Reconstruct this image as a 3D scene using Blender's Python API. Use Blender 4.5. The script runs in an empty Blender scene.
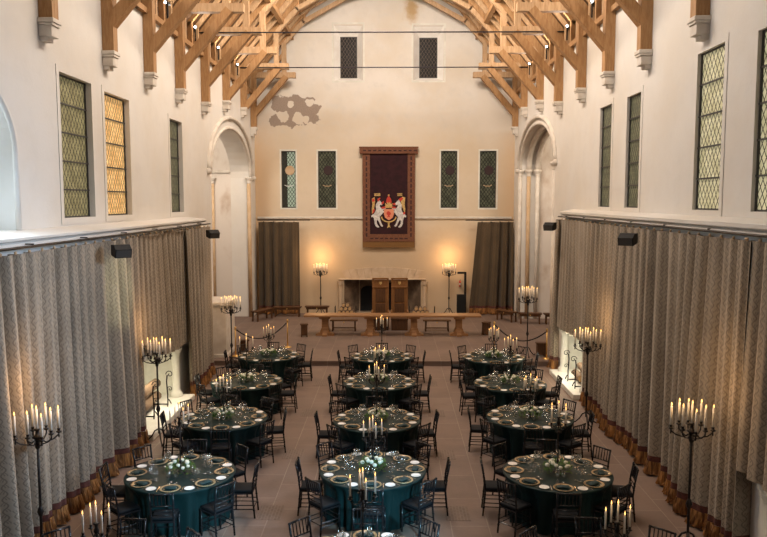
import bpy, bmesh, math, random
from mathutils import Vector, Matrix
from math import sin, cos, pi, radians as RD
random.seed(7)
COL = bpy.context.scene.collection
TAU = 2*pi

# ------------------------------------------------------------------ materials
class NT:
    def __init__(s, name):
        s.m = bpy.data.materials.new(name); s.m.use_nodes = True
        s.t = s.m.node_tree; s.n = s.t.nodes; s.l = s.t.links
        s.b = s.n['Principled BSDF']
    def new(s, typ, **kw):
        n = s.n.new(typ)
        for k, v in kw.items(): setattr(n, k, v)
        return n
    def put(s, sock, v):
        if hasattr(v, 'is_output'): s.l.new(v, sock)
        else: sock.default_value = v
    def math(s, op, a, b=0.0, c=0.0, clamp=False):
        n = s.new('ShaderNodeMath', operation=op, use_clamp=clamp)
        s.put(n.inputs[0], a); s.put(n.inputs[1], b); s.put(n.inputs[2], c)
        return n.outputs[0]
    def mix(s, f, a, b, typ='MIX'):
        n = s.new('ShaderNodeMix', data_type='RGBA', blend_type=typ)
        s.put(n.inputs[0], f)
        s.put(n.inputs[6], a if hasattr(a, 'is_output') else (*a, 1)); s.put(n.inputs[7], b if hasattr(b, 'is_output') else (*b, 1))
        return n.outputs[2]
    def coord(s, kind='Object', scale=(1,1,1), rot=(0,0,0), loc=(0,0,0)):
        tc = s.new('ShaderNodeTexCoord'); mp = s.new('ShaderNodeMapping')
        s.l.new(tc.outputs[kind], mp.inputs[0])
        mp.inputs['Scale'].default_value = scale; mp.inputs['Rotation'].default_value = rot; mp.inputs['Location'].default_value = loc
        return mp.outputs[0]
    def noise(s, vec, scale=5, detail=4, rough=.55):
        n = s.new('ShaderNodeTexNoise'); s.l.new(vec, n.inputs['Vector'])
        n.inputs['Scale'].default_value = scale; n.inputs['Detail'].default_value = detail; n.inputs['Roughness'].default_value = rough
        return n.outputs[0]
    def ramp(s, f, a, b):
        n = s.new('ShaderNodeMapRange'); s.put(n.inputs[0], f)
        n.inputs[1].default_value = a; n.inputs[2].default_value = b
        n.interpolation_type = 'SMOOTHSTEP'
        return n.outputs[0]
    def bump(s, h, strength=.3, dist=.02):
        n = s.new('ShaderNodeBump'); s.put(n.inputs['Height'], h)
        n.inputs['Strength'].default_value = strength; n.inputs['Distance'].default_value = dist
        s.l.new(n.outputs[0], s.b.inputs['Normal'])
    def out(s, **kw):
        for k, v in kw.items():
            i = s.b.inputs[k]
            if hasattr(v, 'is_output'): s.l.new(v, i)
            elif isinstance(v, tuple) and len(v) == 3 and i.type == 'RGBA': i.default_value = (*v, 1)
            else: i.default_value = v
        return s.m
    def sep(s, vec):
        n = s.new('ShaderNodeSeparateXYZ'); s.l.new(vec, n.inputs[0]); return n.outputs

def P(name, c1, c2=None, scale=8, rough=.5, metal=0, bump=0, stretch=(1,1,1), emis=None, es=0, spec=.5, sheen=0, coord='Object', lo=.35, hi=.65):
    t = NT(name); kw = dict(Roughness=rough, Metallic=metal)
    kw['Specular IOR Level'] = spec
    if c2 is not None or bump:
        v = t.coord(coord, stretch); f = t.noise(v, scale)
        if bump: t.bump(f, bump, .02)
        kw['Base Color'] = t.mix(t.ramp(f, lo, hi), c1, c2) if c2 is not None else (*c1, 1)
    else: kw['Base Color'] = (*c1, 1)
    if emis: kw['Emission Color'] = (*emis, 1); kw['Emission Strength'] = es; t.m.cycles.emission_sampling = 'NONE'
    if sheen: kw['Sheen Weight'] = sheen
    return t.out(**kw)

def plaster(name, base, warm, end=False):
    t = NT(name); v = t.coord('Object')
    f1 = t.noise(v, .5, 5); f2 = t.noise(v, 2.2, 6, .65); f3 = t.noise(v, 22, 3)
    c = t.mix(t.ramp(f1, .35, .7), base, warm)
    c = t.mix(t.math('MULTIPLY', t.ramp(f2, .45, .75), .55 if end else .3), c, tuple(x*.86 for x in base))
    if end:
        x, y, z = t.sep(v)
        lowf = t.math('ADD', z, t.math('MULTIPLY', t.math('SUBTRACT', f2, .5), 1.5))
        # ochre from mid wall down, stronger at the sides, darkest below the string course
        band = t.math('MULTIPLY', t.ramp(lowf, 10.6, 7.0), 1.0)
        c = t.mix(t.math('MULTIPLY', band, .5), c, (.66, .49, .285))
        c = t.mix(t.math('MULTIPLY', t.ramp(lowf, 5.0, 2.6), .62), c, (.47, .32, .18))
        edge = t.ramp(t.math('ABSOLUTE', x), 4.6, 6.1)
        c = t.mix(t.math('MULTIPLY', t.math('MULTIPLY', edge, band), .6), c, (.6, .36, .17))
        # block of pale new plaster top right
        wp = t.math('MULTIPLY', t.ramp(t.math('ADD', x, f2), 4.5, 4.9), t.math('MULTIPLY', t.ramp(z, 8.4, 8.7), t.ramp(z, 10.6, 10.3)))
        c = t.mix(t.math('MULTIPLY', wp, .7), c, (.76, .68, .58))
        # bare masonry patch
        dx = t.math('ABSOLUTE', t.math('DIVIDE', t.math('ADD', x, 4.2), 1.15)); dz = t.math('ABSOLUTE', t.math('DIVIDE', t.math('SUBTRACT', z, 9.5), .72))
        d = t.math('MAXIMUM', dx, dz)
        d = t.math('ADD', d, t.math('MULTIPLY', t.math('SUBTRACT', t.noise(v, 1.9, 3), .5), 1.3))
        pm = t.ramp(d, .92, .86)
        nz = t.math('MULTIPLY', t.math('SUBTRACT', t.noise(v, 3.2, 4), .5), 1.7)
        hol = None
        for hx, hz, hr in ((-4.72, 9.2, .27), (-4.02, 9.12, .26), (-3.68, 9.1, .18), (-4.38, 9.75, .16), (-3.5, 9.85, .2)):
            ax = t.math('SUBTRACT', x, hx); az = t.math('SUBTRACT', z, hz)
            rr = t.math('DIVIDE', t.math('SQRT', t.math('ADD', t.math('MULTIPLY', ax, ax), t.math('MULTIPLY', az, az))), hr)
            q = t.ramp(t.math('ADD', rr, nz), 1.04, .96)
            hol = q if hol is None else t.math('MAXIMUM', hol, q)
        pm = t.math('MULTIPLY', pm, t.math('SUBTRACT', 1.0, hol))
        c = t.mix(pm, c, t.mix(f3, (.44, .35, .28), (.26, .20, .16)))
        # water stain high up
        sx = t.math('DIVIDE', t.math('SUBTRACT', x, 1.15), .55); sz = t.math('DIVIDE', t.math('SUBTRACT', z, 14.0), 1.0)
        r = t.math('SQRT', t.math('ADD', t.math('MULTIPLY', sx, sx), t.math('MULTIPLY', sz, sz)))
        st = t.ramp(t.math('ADD', r, t.math('MULTIPLY', f2, 1.6)), 1.75, .8)
        c = t.mix(t.math('MULTIPLY', st, .75), c, (.42, .24, .06))
    t.bump(t.math('ADD', f2, t.math('MULTIPLY', f3, .3)), .22, .03)
    return t.out(**{'Base Color': c, 'Roughness': .9, 'Specular IOR Level': .15})

def wood(name, a, b, scale=3, stretch=(6,6,1), rough=.6, bump=.15):
    t = NT(name); v = t.coord('Object', stretch)
    f = t.noise(v, scale, 6, .6); g = t.noise(t.coord('Object'), 1.1, 2)
    c = t.mix(t.ramp(f, .3, .7), a, b)
    oi = t.new('ShaderNodeObjectInfo')
    c = t.mix(t.math('MULTIPLY', oi.outputs['Random'], .35), c, tuple(x*.6 for x in a))
    c = t.mix(t.math('MULTIPLY', t.ramp(g, .4, .7), .3), c, tuple(x*.55 for x in a))
    t.bump(f, bump, .01)
    return t.out(**{'Base Color': c, 'Roughness': rough, 'Specular IOR Level': .3})

def window_mat(name, c1, c2, lead, es, du=.15, dv=.22, w=.09, side=None, cool=(.5,.6,.5), split=None):
    t = NT(name); u = t.new('ShaderNodeUVMap').outputs[0]
    x, y, z = t.sep(u)
    a = t.math('DIVIDE', x, du); b = t.math('DIVIDE', y, dv)
    p = t.math('FRACT', t.math('ADD', t.math('ADD', a, b), 50.)); q = t.math('FRACT', t.math('ADD', t.math('SUBTRACT', a, b), 50.))
    ln = t.math('MAXIMUM', t.math('LESS_THAN', p, w*2), t.math('LESS_THAN', q, w*2))
    f = t.noise(u, 3.5, 3)
    nb = t.noise(t.coord('UV', (1,1,1)), 9, 2)
    c = t.mix(t.ramp(f, .35, .65), c1, c2)
    c = t.mix(t.math('MULTIPLY', nb, .5), c, tuple(k*.45 for k in c1))
    if split is not None:
        c = t.mix(t.math('GREATER_THAN', x, split), c, cool)
    c = t.mix(ln, c, lead)
    return_em = t.mix(0.0, c, c)
    t.m.cycles.emission_sampling = 'NONE'
    return t.out(**{'Base Color': c, 'Roughness': .35, 'Emission Color': return_em, 'Emission Strength': es, 'Specular IOR Level': .08})  # emission stands in for daylight coming through the panes

def curtain_mat(name, light, dark, pa=.115, pv=.175, amt=.55):
    t = NT(name); u = t.new('ShaderNodeUVMap').outputs[0]
    x, y, z = t.sep(u)
    a = t.math('ADD', t.math('DIVIDE', x, pa), 40.)
    ph = t.math('MULTIPLY', t.math('FLOOR', a), pi)
    s = t.math('MULTIPLY', t.math('SINE', t.math('ADD', t.math('MULTIPLY', y, TAU/pv), ph)), .25)
    fr = t.math('SUBTRACT', t.math('FRACT', a), .5)
    d = t.math('ABSOLUTE', t.math('SUBTRACT', fr, s))
    l1 = t.ramp(d, .12, .05)
    d2 = t.math('ABSOLUTE', t.math('SUBTRACT', t.math('ABSOLUTE', t.math('ADD', fr, s)), .14))
    gate = t.math('GREATER_THAN', t.math('SINE', t.math('ADD', t.math('MULTIPLY', y, 2*TAU/pv), ph)), -.2)
    l2 = t.math('MULTIPLY', t.ramp(d2, .10, .04), gate)
    ln = t.math('MAXIMUM', l1, t.math('MULTIPLY', l2, .8))
    f = t.noise(u, 30, 2); g = t.noise(u, 1.1, 3)
    c = t.mix(t.ramp(g, .35, .7), light, tuple(k*.78 for k in light))
    c = t.mix(t.math('MULTIPLY', ln, amt), c, dark)
    c = t.mix(t.math('MULTIPLY', f, .35), c, tuple(k*.5 for k in light))
    t.bump(f, .12, .01)
    return t.out(**{'Base Color': c, 'Roughness': .85, 'Specular IOR Level': .15, 'Sheen Weight': .15})

def floor_mat(name, a, b, mortar, bw=1.15, rh=.62):
    t = NT(name); v = t.coord('Object', (1,1,1), (0,0,RD(90)))
    br = t.new('ShaderNodeTexBrick'); t.l.new(v, br.inputs['Vector'])
    br.offset = .43; br.squash = 1.0
    for k, val in (('Scale', 1.), ('Brick Width', bw), ('Row Height', rh), ('Mortar Size', .009), ('Mortar Smooth', .2), ('Bias', 0.)): br.inputs[k].default_value = val
    br.inputs['Color1'].default_value = (*a, 1); br.inputs['Color2'].default_value = (*b, 1); br.inputs['Mortar'].default_value = (*mortar, 1)
    vo = t.coord('Object'); f = t.noise(vo, 1.3, 5, .6); g = t.noise(vo, 14, 4)
    c = t.mix(t.math('MULTIPLY', t.ramp(f, .4, .7), .45), br.outputs[0], tuple(k*.6 for k in a))
    c = t.mix(t.math('MULTIPLY', g, .3), c, tuple(k*.6 for k in b))
    t.bump(t.math('ADD', g, t.math('MULTIPLY', br.outputs['Fac'], -.6)), .15, .02)
    return t.out(**{'Base Color': c, 'Roughness': .6, 'Specular IOR Level': .3})

def glass_mat():
    t = NT('clear_glass')
    tr = t.new('ShaderNodeBsdfTransparent'); tr.inputs[0].default_value = (.93, .95, .95, 1)
    gl = t.new('ShaderNodeBsdfGlossy'); gl.inputs['Roughness'].default_value = .05; gl.inputs[0].default_value = (1, 1, 1, 1)
    lw = t.new('ShaderNodeLayerWeight'); lw.inputs['Blend'].default_value = .35
    mx = t.new('ShaderNodeMixShader')
    t.l.new(t.math('ADD', t.math('MULTIPLY', lw.outputs['Facing'], .55), .07), mx.inputs[0])
    t.l.new(tr.outputs[0], mx.inputs[1]); t.l.new(gl.outputs[0], mx.inputs[2])
    t.l.new(mx.outputs[0], t.n['Material Output'].inputs[0])
    return t.m

def cloth_mat():
    t = NT('green_satin'); v = t.coord('Object', (1,1,1)); f = t.noise(v, 60, 2)
    c = t.mix(f, (.0065, .0205, .0205), (.009, .027, .027))
    t.bump(f, .05, .003)
    return t.out(**{'Base Color': c, 'Roughness': .45, 'Specular IOR Level': .15})

M = dict(
    plaster=plaster('lime_plaster', (.735, .70, .65), (.70, .645, .57)),
    endplaster=plaster('old_lime_plaster', (.77, .72, .65), (.71, .63, .52), True),
    bayplaster=P('rough_plaster', (.70, .63, .56), (.48, .36, .27), 1.1, .9, 0, .4, (1,1,.6), spec=.1, lo=.5, hi=.8),
    endstone=P('warm_stone', (.62, .48, .34), (.54, .40, .27), 3, .85, 0, .25, spec=.2),
    stone=P('pale_stone', (.72, .66, .58), (.62, .55, .47), 3, .85, 0, .25, spec=.2),
    brightsplay=P('brightened_reveal', (.88, .85, .80), (.82, .78, .72), 3, .9, spec=.1),  # near-white tone that paints light onto the gable window reveals
    ochre=P('ochre_stone', (.62, .45, .29), (.55, .37, .21), 3, .85, 0, .2, spec=.2),
    whitestone=P('white_stone', (.80, .78, .70), (.70, .68, .60), 3, .7, 0, .15, spec=.2),
    oak=wood('oak_timber', (.50, .285, .13), (.33, .165, .062)),
    oakpale=wood('pale_oak', (.60, .40, .23), (.43, .255, .125)),
    board=wood('roof_boards', (.13, .065, .028), (.065, .032, .014), 2, (1,8,1)),
    oakdark=wood('dark_oak', (.12, .052, .019), (.06, .026, .010), 4),
    oaktable=wood('table_oak', (.40, .215, .10), (.28, .13, .05), 3, (1,8,8), .45),
    floor=floor_mat('flagstones', (.255, .177, .138), (.222, .153, .119), (.34, .26, .205)),
    dais=floor_mat('dais_flagstones', (.215, .148, .117), (.185, .127, .10), (.30, .225, .18)),
    inset=floor_mat('brick_inset', (.215, .147, .113), (.17, .117, .09), (.25, .18, .14), .13, .055),
    curtain=curtain_mat('damask', (.385, .315, .235), (.075, .053, .037)),
    endcurtain=curtain_mat('brown_damask', (.125, .088, .052), (.035, .023, .014), .12, .18, .5),
    maroon=P('maroon_band', (.13, .038, .026), (.07, .022, .015), 12, .9),
    fringe=P('gold_fringe', (.42, .19, .05), (.11, .042, .011), 14, .8, 0, .8, (1.6,1.6,.16)),
    cloth=cloth_mat(),
    black=P('black_lacquer', (.012, .012, .014), rough=.26, spec=.4),
    cushion=P('black_cushion', (.008, .009, .011), rough=.75, spec=.2),
    iron=P('black_iron', (.016, .014, .013), (.03, .025, .022), 30, .45, .6, .1),
    wax=P('candle_wax', (.74, .69, .60), rough=.5, emis=(1., .66, .36), es=.03),
    flame=P('flame', (1, .7, .3), rough=1, emis=(1., .52, .15), es=3.2),
    wick=P('wick', (.02, .015, .01), rough=.9),
    gold=P('gold_rim', (.56, .40, .22), (.36, .25, .13), 60, .42, .6, .3),
    charger=P('dark_charger_glass', (.03, .05, .045), rough=.15),
    china=P('white_china', (.86, .83, .79), rough=.2),
    napkin=P('green_napkin', (.006, .026, .027), (.010, .040, .040), 20, .7),
    steel=P('cutlery_steel', (.7, .66, .58), rough=.2, metal=1.),
    glass=glass_mat(),
    leaf=P('garland_leaf', (.12, .21, .055), (.045, .10, .025), 25, .8, spec=.15),
    rose=P('white_rose', (.86, .83, .72), (.74, .72, .56), 40, .7),
    brass=P('brass', (.72, .46, .16), rough=.3, metal=1.),
    rope=P('black_rope', (.015, .012, .012), rough=.8),
    tapred=P('maroon_velvet', (.032, .004, .007), (.018, .002, .004), 4, .9),
    tapborder=P('tapestry_border', (.20, .082, .042), (.14, .052, .026), 25, .9),
    tapmark=P('tapestry_mark', (.05, .018, .016), rough=.9),
    tapfringe=P('tapestry_fringe', (.24, .12, .035), (.15, .07, .02), 40, .9, 0, .4, (5,5,.6)),
    heraldwhite=P('herald_white', (.74, .70, .66), (.5, .46, .44), 14, .8),
    heraldred=P('herald_red', (.55, .05, .03), rough=.8),
    heraldgold=P('herald_gold', (.66, .45, .17), (.45, .28, .08), 14, .6),
    heraldshield=P('herald_shield', (.72, .27, .15), rough=.8),
    heraldblack=P('herald_dark', (.04, .02, .02), rough=.8),
    speaker=P('speaker_black', (.010, .0095, .009), rough=.6, spec=.25),
    darkstone=P('dark_brown_stone', (.20, .135, .085), (.10, .065, .04), 2, .9, 0, .3),  # dark brown mottled tone for the inside of the great fireplace
    flatblack=P('flat_black', (.004, .004, .004), rough=1.),  # flat black that paints the darkness of the fireplace insets
    bark=wood('log_bark', (.30, .20, .13), (.16, .10, .06), 6),
    logend=P('log_end', (.62, .40, .20), (.50, .30, .13), 18, .8),
    redmetal=P('red_cylinder', (.45, .04, .02), rough=.4),
    steelrod=P('tie_rod', (.045, .04, .05), rough=.5, metal=.5),
    lampglow=P('lamp_glow', (1, 1, 1), rough=.3, emis=(.86, .92, 1.), es=12),
    daylight=P('daylit_window', (.8, .9, .95), (.7, .84, .9), 3, .5, emis=(.80, .93, 1.), es=1.2),
    leadbar=P('lead', (.05, .045, .04), rough=.6),
    paper=P('white_card', (.75, .7, .62), rough=.8),
)

# ------------------------------------------------------------------ mesh builder
class MB:
    def __init__(s): s.b = bmesh.new(); s.uv = None
    def _x(s, geom, mat): bmesh.ops.transform(s.b, matrix=mat, verts=geom)
    def box(s, c, d, rot=(0,0,0), bev=0):
        r = bmesh.ops.create_cube(s.b, size=1)['verts']
        m = Matrix.Translation(c) @ (Matrix.Rotation(rot[2],4,'Z') @ Matrix.Rotation(rot[1],4,'Y') @ Matrix.Rotation(rot[0],4,'X')) @ Matrix.Diagonal((*d, 1))
        s._x(r, m)
        if bev:
            e = list({e for v in r for e in v.link_edges})
            bmesh.ops.bevel(s.b, geom=e, offset=bev, segments=2, affect='EDGES', profile=.5)
        return s
    def bb(s, lo, hi, bev=0):
        return s.box([(a+b)/2 for a, b in zip(lo, hi)], [abs(b-a) for a, b in zip(lo, hi)], bev=bev)
    def bar(s, p, q, w, h, up=(0,0,1)):
        p, q = Vector(p), Vector(q); d = q-p; L = d.length; d.normalize()
        u = Vector(up)
        if abs(d.dot(u)) > .99: u = Vector((0,1,0))
        x = u.cross(d).normalized(); z = d.cross(x).normalized()
        m = Matrix((( x.x, d.x, z.x, 0),(x.y, d.y, z.y, 0),(x.z, d.z, z.z, 0),(0,0,0,1)))
        r = bmesh.ops.create_cube(s.b, size=1)['verts']
        s._x(r, Matrix.Translation((p+q)/2) @ m @ Matrix.Diagonal((w, L, h, 1)))
        return s
    def tube(s, pts, r, n=6, cap=True):
        pts = [Vector(p) for p in pts]; rs = r if isinstance(r, (list, tuple)) else [r]*len(pts)
        rings = []; prev = None
        for i, p in enumerate(pts):
            d = (pts[min(i+1, len(pts)-1)] - pts[max(i-1, 0)]).normalized()
            if prev is None:
                a = Vector((0,0,1)) if abs(d.z) < .9 else Vector((1,0,0))
                x = a.cross(d).normalized()
            else:
                x = (prev - d*prev.dot(d)).normalized()
            prev = x; y = d.cross(x)
            rings.append([s.b.verts.new(p + (x*cos(TAU*k/n) + y*sin(TAU*k/n))*rs[i]) for k in range(n)])
        for a, b in zip(rings, rings[1:]):
            for k in range(n): s.b.faces.new((a[k], a[(k+1)%n], b[(k+1)%n], b[k]))
        if cap:
            s.b.faces.new(rings[0][::-1]); s.b.faces.new(rings[-1])
        return s
    def lathe(s, prof, c=(0,0,0), n=12, fn=None):
        rings = []
        for r, z in prof:
            if r < 1e-5: rings.append([s.b.verts.new((c[0], c[1], c[2]+z))]); continue
            rings.append([s.b.verts.new((c[0]+r*cos(TAU*k/n), c[1]+r*sin(TAU*k/n), c[2]+z)) for k in range(n)])
        for a, b in zip(rings, rings[1:]):
            if len(a) == 1 and len(b) == 1: continue
            for k in range(n):
                k2 = (k+1) % n
                if len(a) == 1: s.b.faces.new((a[0], b[k2], b[k]))
                elif len(b) == 1: s.b.faces.new((a[k], a[k2], b[0]))
                else: s.b.faces.new((a[k], a[k2], b[k2], b[k]))
        return s
    def ball(s, c, r, sub=1, sc=(1,1,1)):
        v = bmesh.ops.create_icosphere(s.b, subdivisions=sub, radius=r)['verts']
        s._x(v, Matrix.Translation(c) @ Matrix.Diagonal((*sc, 1))); return s
    def prism(s, poly, y0, y1, axes='xz'):
        # polygon in two axes extruded along the third
        def mk(a, b, t):
            return {'xz': (a, t, b), 'yz': (t, a, b), 'xy': (a, b, t)}[axes]
        A = [s.b.verts.new(mk(a, b, y0)) for a, b in poly]; B = [s.b.verts.new(mk(a, b, y1)) for a, b in poly]
        n = len(poly)
        s.b.faces.new(A); s.b.faces.new(B[::-1])
        for k in range(n): s.b.faces.new((A[k], B[k], B[(k+1)%n], A[(k+1)%n]))
        return s
    def quad(s, a, b, c, d, uv=None):
        f = s.b.faces.new([s.b.verts.new(p) for p in (a, b, c, d)])
        if uv:
            if s.uv is None: s.uv = s.b.loops.layers.uv.new('UVMap')
            for l, t in zip(f.loops, uv): l[s.uv].uv = t
        return s
    def grid(s, fn, nu, nv, closed=False, uvfn=None):
        if uvfn and s.uv is None: s.uv = s.b.loops.layers.uv.new('UVMap')
        V = [[s.b.verts.new(fn(i, j)) for j in range(nv)] for i in range(nu)]
        for i in range(nu if closed else nu-1):
            for j in range(nv-1):
                i2 = (i+1) % nu
                f = s.b.faces.new((V[i][j], V[i2][j], V[i2][j+1], V[i][j+1]))
                if uvfn:
                    for l, (a, b) in zip(f.loops, ((i, j), (i+1, j), (i+1, j+1), (i, j+1))): l[s.uv].uv = uvfn(a, b)
        return s
    def mesh(s, name, mat, smooth=False):
        bmesh.ops.recalc_face_normals(s.b, faces=s.b.faces)
        me = bpy.data.meshes.new(name); s.b.to_mesh(me); s.b.free()
        me.materials.append(M[mat] if isinstance(mat, str) else mat)
        if smooth: me.polygons.foreach_set('use_smooth', [True]*len(me.polygons))
        return me
    def build(s, name, mat, parent=None, smooth=False, label=None):
        return link(name, s.mesh(name, mat, smooth), parent, label=label)

def link(name, me, parent=None, loc=None, rz=0, label=None):
    o = bpy.data.objects.new(name, me); COL.objects.link(o)
    if parent is not None: o.parent = parent
    if loc is not None: o.location = loc
    if rz: o.rotation_euler = (0, 0, rz)
    if label: o['label'] = label
    return o
def tag(o, label, cat, group=None, kind=None):
    o['label'] = label; o['category'] = cat
    if group: o['group'] = group
    if kind: o['kind'] = kind
    return o
def thing(name, label, cat, loc=(0,0,0), rz=0, group=None):
    o = bpy.data.objects.new(name, None); COL.objects.link(o)
    o.location = loc; o.rotation_euler = (0, 0, rz); o.empty_display_size = .1
    return tag(o, label, cat, group)
def struct(name, mb, mat, parent=None, smooth=False, label=None):
    o = mb.build(name, mat, parent, smooth) if isinstance(mb, MB) else link(name, mb, parent)
    if parent is None: o['kind'] = 'structure'
    if label: o['label'] = label
    return o
KIDS = {}
def kids(o):
    return KIDS.setdefault(o.name, list(o.children))
def dup(src, loc, rz, label, cat=None, group=None):
    r = src.copy(); COL.objects.link(r); r.location = loc; r.rotation_euler = (0, 0, rz); r['label'] = label
    if group: r['group'] = group
    for ch in kids(src):
        c = ch.copy(); COL.objects.link(c); c.parent = r
        for g in kids(ch):
            d = g.copy(); COL.objects.link(d); d.parent = c
    return r

def cut(o, cutters, smooth=False):
    c = cutters.build('cutter', 'plaster')
    md = o.modifiers.new('cut', 'BOOLEAN'); md.operation = 'DIFFERENCE'; md.solver = 'EXACT'; md.object = c
    dg = bpy.context.evaluated_depsgraph_get(); dg.update()
    me = bpy.data.meshes.new_from_object(o.evaluated_get(dg))
    o.modifiers.clear(); o.data = me
    cm = c.data; bpy.data.objects.remove(c); bpy.data.meshes.remove(cm)
    return o

def arch_poly(u0, u1, z0, zs, zt, n=20):
    c = (u0+u1)/2; r = (u1-u0)/2
    return [(u0, z0)] + [(c - r*cos(pi*k/n), zs + (zt-zs)*sin(pi*k/n)) for k in range(n+1)] + [(u1, z0)]

# ------------------------------------------------------------------ room shell
XL, XR, XC, YE, DZ, YS = -6.05, 5.85, -.1, 34.5, .165, 24.05
YN = -4.0
fl = struct('floor', MB().bb((-6.9, YN, -.2), (6.7, YS, 0)), 'floor')
da = struct('floor_dais', MB().bb((-10.6, YS, -.2), (10.4, YE, DZ)), 'dais')
struct('trim_1', MB().bb((-6.0, YS-.02, .125), (5.8, YS+.30, DZ+.004)), 'dais')['label'] = 'worn stone nosing along the dais step'

WL = struct('wall_left', MB().bb((XL-.9, YN, 0), (XL, YE, 10.1)), 'plaster')
c = MB()
LW = [(14.29, 15.80, 7.83), (16.5, 18.05, 7.78), (21.3, 22.55, 7.72)]
for a, b, zt_ in LW: c.bb((XL-.16, a, 5.06), (XL+.1, b, zt_))
c.prism(arch_poly(9.2, 12.5, 4.9, 6.2, 7.45), XL-.75, XL+.1, 'yz')
c.prism(arch_poly(26.1, 33.4, -.1, 6.4, 8.2), XL-1.2, XL+.1, 'yz')
c.bb((XL-.55, 16.1, .0), (XL+.1, 20.1, 1.75))
cut(WL, c)
WR = struct('wall_right', MB().bb((XR, YN, 0), (XR+.9, YE, 10.1)), 'plaster')
c = MB()
RW = [(10.1, 11.73, 7.98), (12.88, 14.0, 8.06), (17.1, 18.08, 7.84), (19.33, 20.38, 7.86)]
for a, b, zt_ in RW: c.bb((XR-.1, a, 5.23), (XR+.10, b, zt_))
c.prism(arch_poly(26.0, 33.0, -.1, 6.7, 8.35), XR-.1, XR+1.2, 'yz')
c.bb((XR-.1, 19.7, 0), (XR+.55, 23.2, 1.75)); c.bb((XR-.1, 7.4, 0), (XR+.55, 10.1, 1.6))
cut(WR, c)
WE = struct('wall_far', MB().bb((-7, YE, 0), (6.8, YE+1.2, 18.8)), 'endplaster')
c = MB()
UP = [(-2.13, -1.35, 10.98, 12.85), (1.48, 2.32, 10.98, 12.8)]
LO = [(-4.84, -4.18), (-3.15, -2.33), (2.49, 3.24), (4.27, 5.03)]
for x0, x1, z0, z1 in UP:
    # splayed embrasure
    f = [(x0-.28, z0-.17), (x1+.28, z0-.17), (x1+.28, z1+.48), (x0-.28, z1+.48)]; g = [(x0, z0), (x1, z0), (x1, z1), (x0, z1)]
    A = [c.b.verts.new((x, YE-.02, z)) for x, z in f]; B = [c.b.verts.new((x, YE+.45, z)) for x, z in g]
    c.b.faces.new(A); c.b.faces.new(B[::-1])
    for k in range(4): c.b.faces.new((A[k], B[k], B[(k+1)%4], A[(k+1)%4]))
for x0, x1 in LO: c.bb((x0, YE-.1, 5.06), (x1, YE+.16, 7.66))
fp = [(-2.0, 0), (1.62, 0), (1.62, 1.72), (-2.0, 1.72)]; fb = [(-1.35, 0), (1.05, 0), (1.05, 1.72), (-1.35, 1.72)]
A = [c.b.verts.new((x, YE-.02, z)) for x, z in fp]; B = [c.b.verts.new((x, YE+.9, z)) for x, z in fb]
c.b.faces.new(A); c.b.faces.new(B[::-1])
for k in range(4): c.b.faces.new((A[k], B[k], B[(k+1)%4], A[(k+1)%4]))
cut(WE, c)
struct('wall_near', MB().bb((-7, YN-.3, 0), (6.8, YN, 18.8)), 'oakdark')  # unseen; dark wood chosen to keep bounced light low

for x in (-1.85, 1.38):
    for y in (12.5, 15.5, 18.6, 21.7):
        o = struct('floor_inset', MB().bb((x-.21, y-.30, 0), (x+.21, y+.30, .003)), 'inset'); o['label'] = 'worn brick inset panel let into the flagstone floor'
# bays beside the dais
for nm, s, x0, yb0, yb1 in (('left', -1, XL-.9, 26.1, 33.4), ('right', 1, XR+.9, 26.0, 33.0)):
    xo = x0 + s*3.4
    struct(f'wall_{nm}_bay_far', MB().bb((min(x0, xo), yb1, 0), (max(x0, xo), yb1+.4, 9.4)), 'bayplaster')
    struct(f'wall_{nm}_bay_near', MB().bb((min(x0, xo), yb0-.4, 0), (max(x0, xo), yb0, 9.4)), 'bayplaster')
    struct(f'wall_{nm}_bay_back', MB().bb((min(xo, xo+s*.3), yb0-.4, 0), (max(xo, xo+s*.3), yb1+.4, 9.4)), 'bayplaster')
    struct(f'ceiling_{nm}_bay', MB().bb((min(x0, xo), yb0-.4, 9.0), (max(x0, xo), yb1+.4, 9.3)), 'bayplaster')

# lower walls behind the curtains and the ledges over them
def lower(nm, x0, x1, ya, yb, zt, holes):
    o = struct(nm, MB().bb((x0, ya, 0), (x1, yb, zt)), 'plaster')
    c = MB()
    for a, b, z in holes: c.bb((x0-.1, a, -.1), (x1+.1, b, z))
    return cut(o, c)
lower('wall_left_lower', XL+.001, -5.62, YN, 22.85, 4.70, [(16.1, 20.1, 1.75)])
lower('wall_right_lower', 5.62, XR-.001, YN, 23.15, 4.88, [(19.7, 23.2, 1.75), (7.4, 10.1, 1.6)])
lp = [(XL-.0, 4.70), (-5.46, 4.70), (-5.46, 4.735), (-5.50, 4.76), (-5.44, 4.79), (-5.44, 4.83), (XL-.0, 4.90)]
struct('trim_2', MB().prism(lp, YN, 22.95, 'xz'), 'plaster')['label'] = 'white moulded stone ledge above the curtains on the left wall'
rp = [(XR, 4.88), (5.46, 4.88), (5.46, 4.93), (5.52, 4.96), (5.44, 5.0), (5.44, 5.06), (XR, 5.13)]
struct('trim_3', MB().prism(rp, YN, 23.2, 'xz'), 'plaster')['label'] = 'white moulded stone ledge above the curtains on the right wall'
struct('trim_4', MB().bb((-5.95, YE-.09, 4.56), (5.75, YE, 4.66), .02), 'stone')['label'] = 'string course across the end wall'

# stone pier at the end of the left curtain
pr_ = struct('pillar', MB().bb((XL, 24.5, DZ), (-5.28, 25.9, 1.92)), 'stone')
pr_['label'] = 'pale stone pier between the left curtain and the bay'
MB().bb((XL, 24.42, 1.92), (-5.2, 25.98, 2.04), .02).build('cap', 'stone', pr_)
MB().bb((XL, 24.46, DZ), (-5.24, 25.94, DZ+.12), .01).build('plinth', 'stone', pr_)

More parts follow.
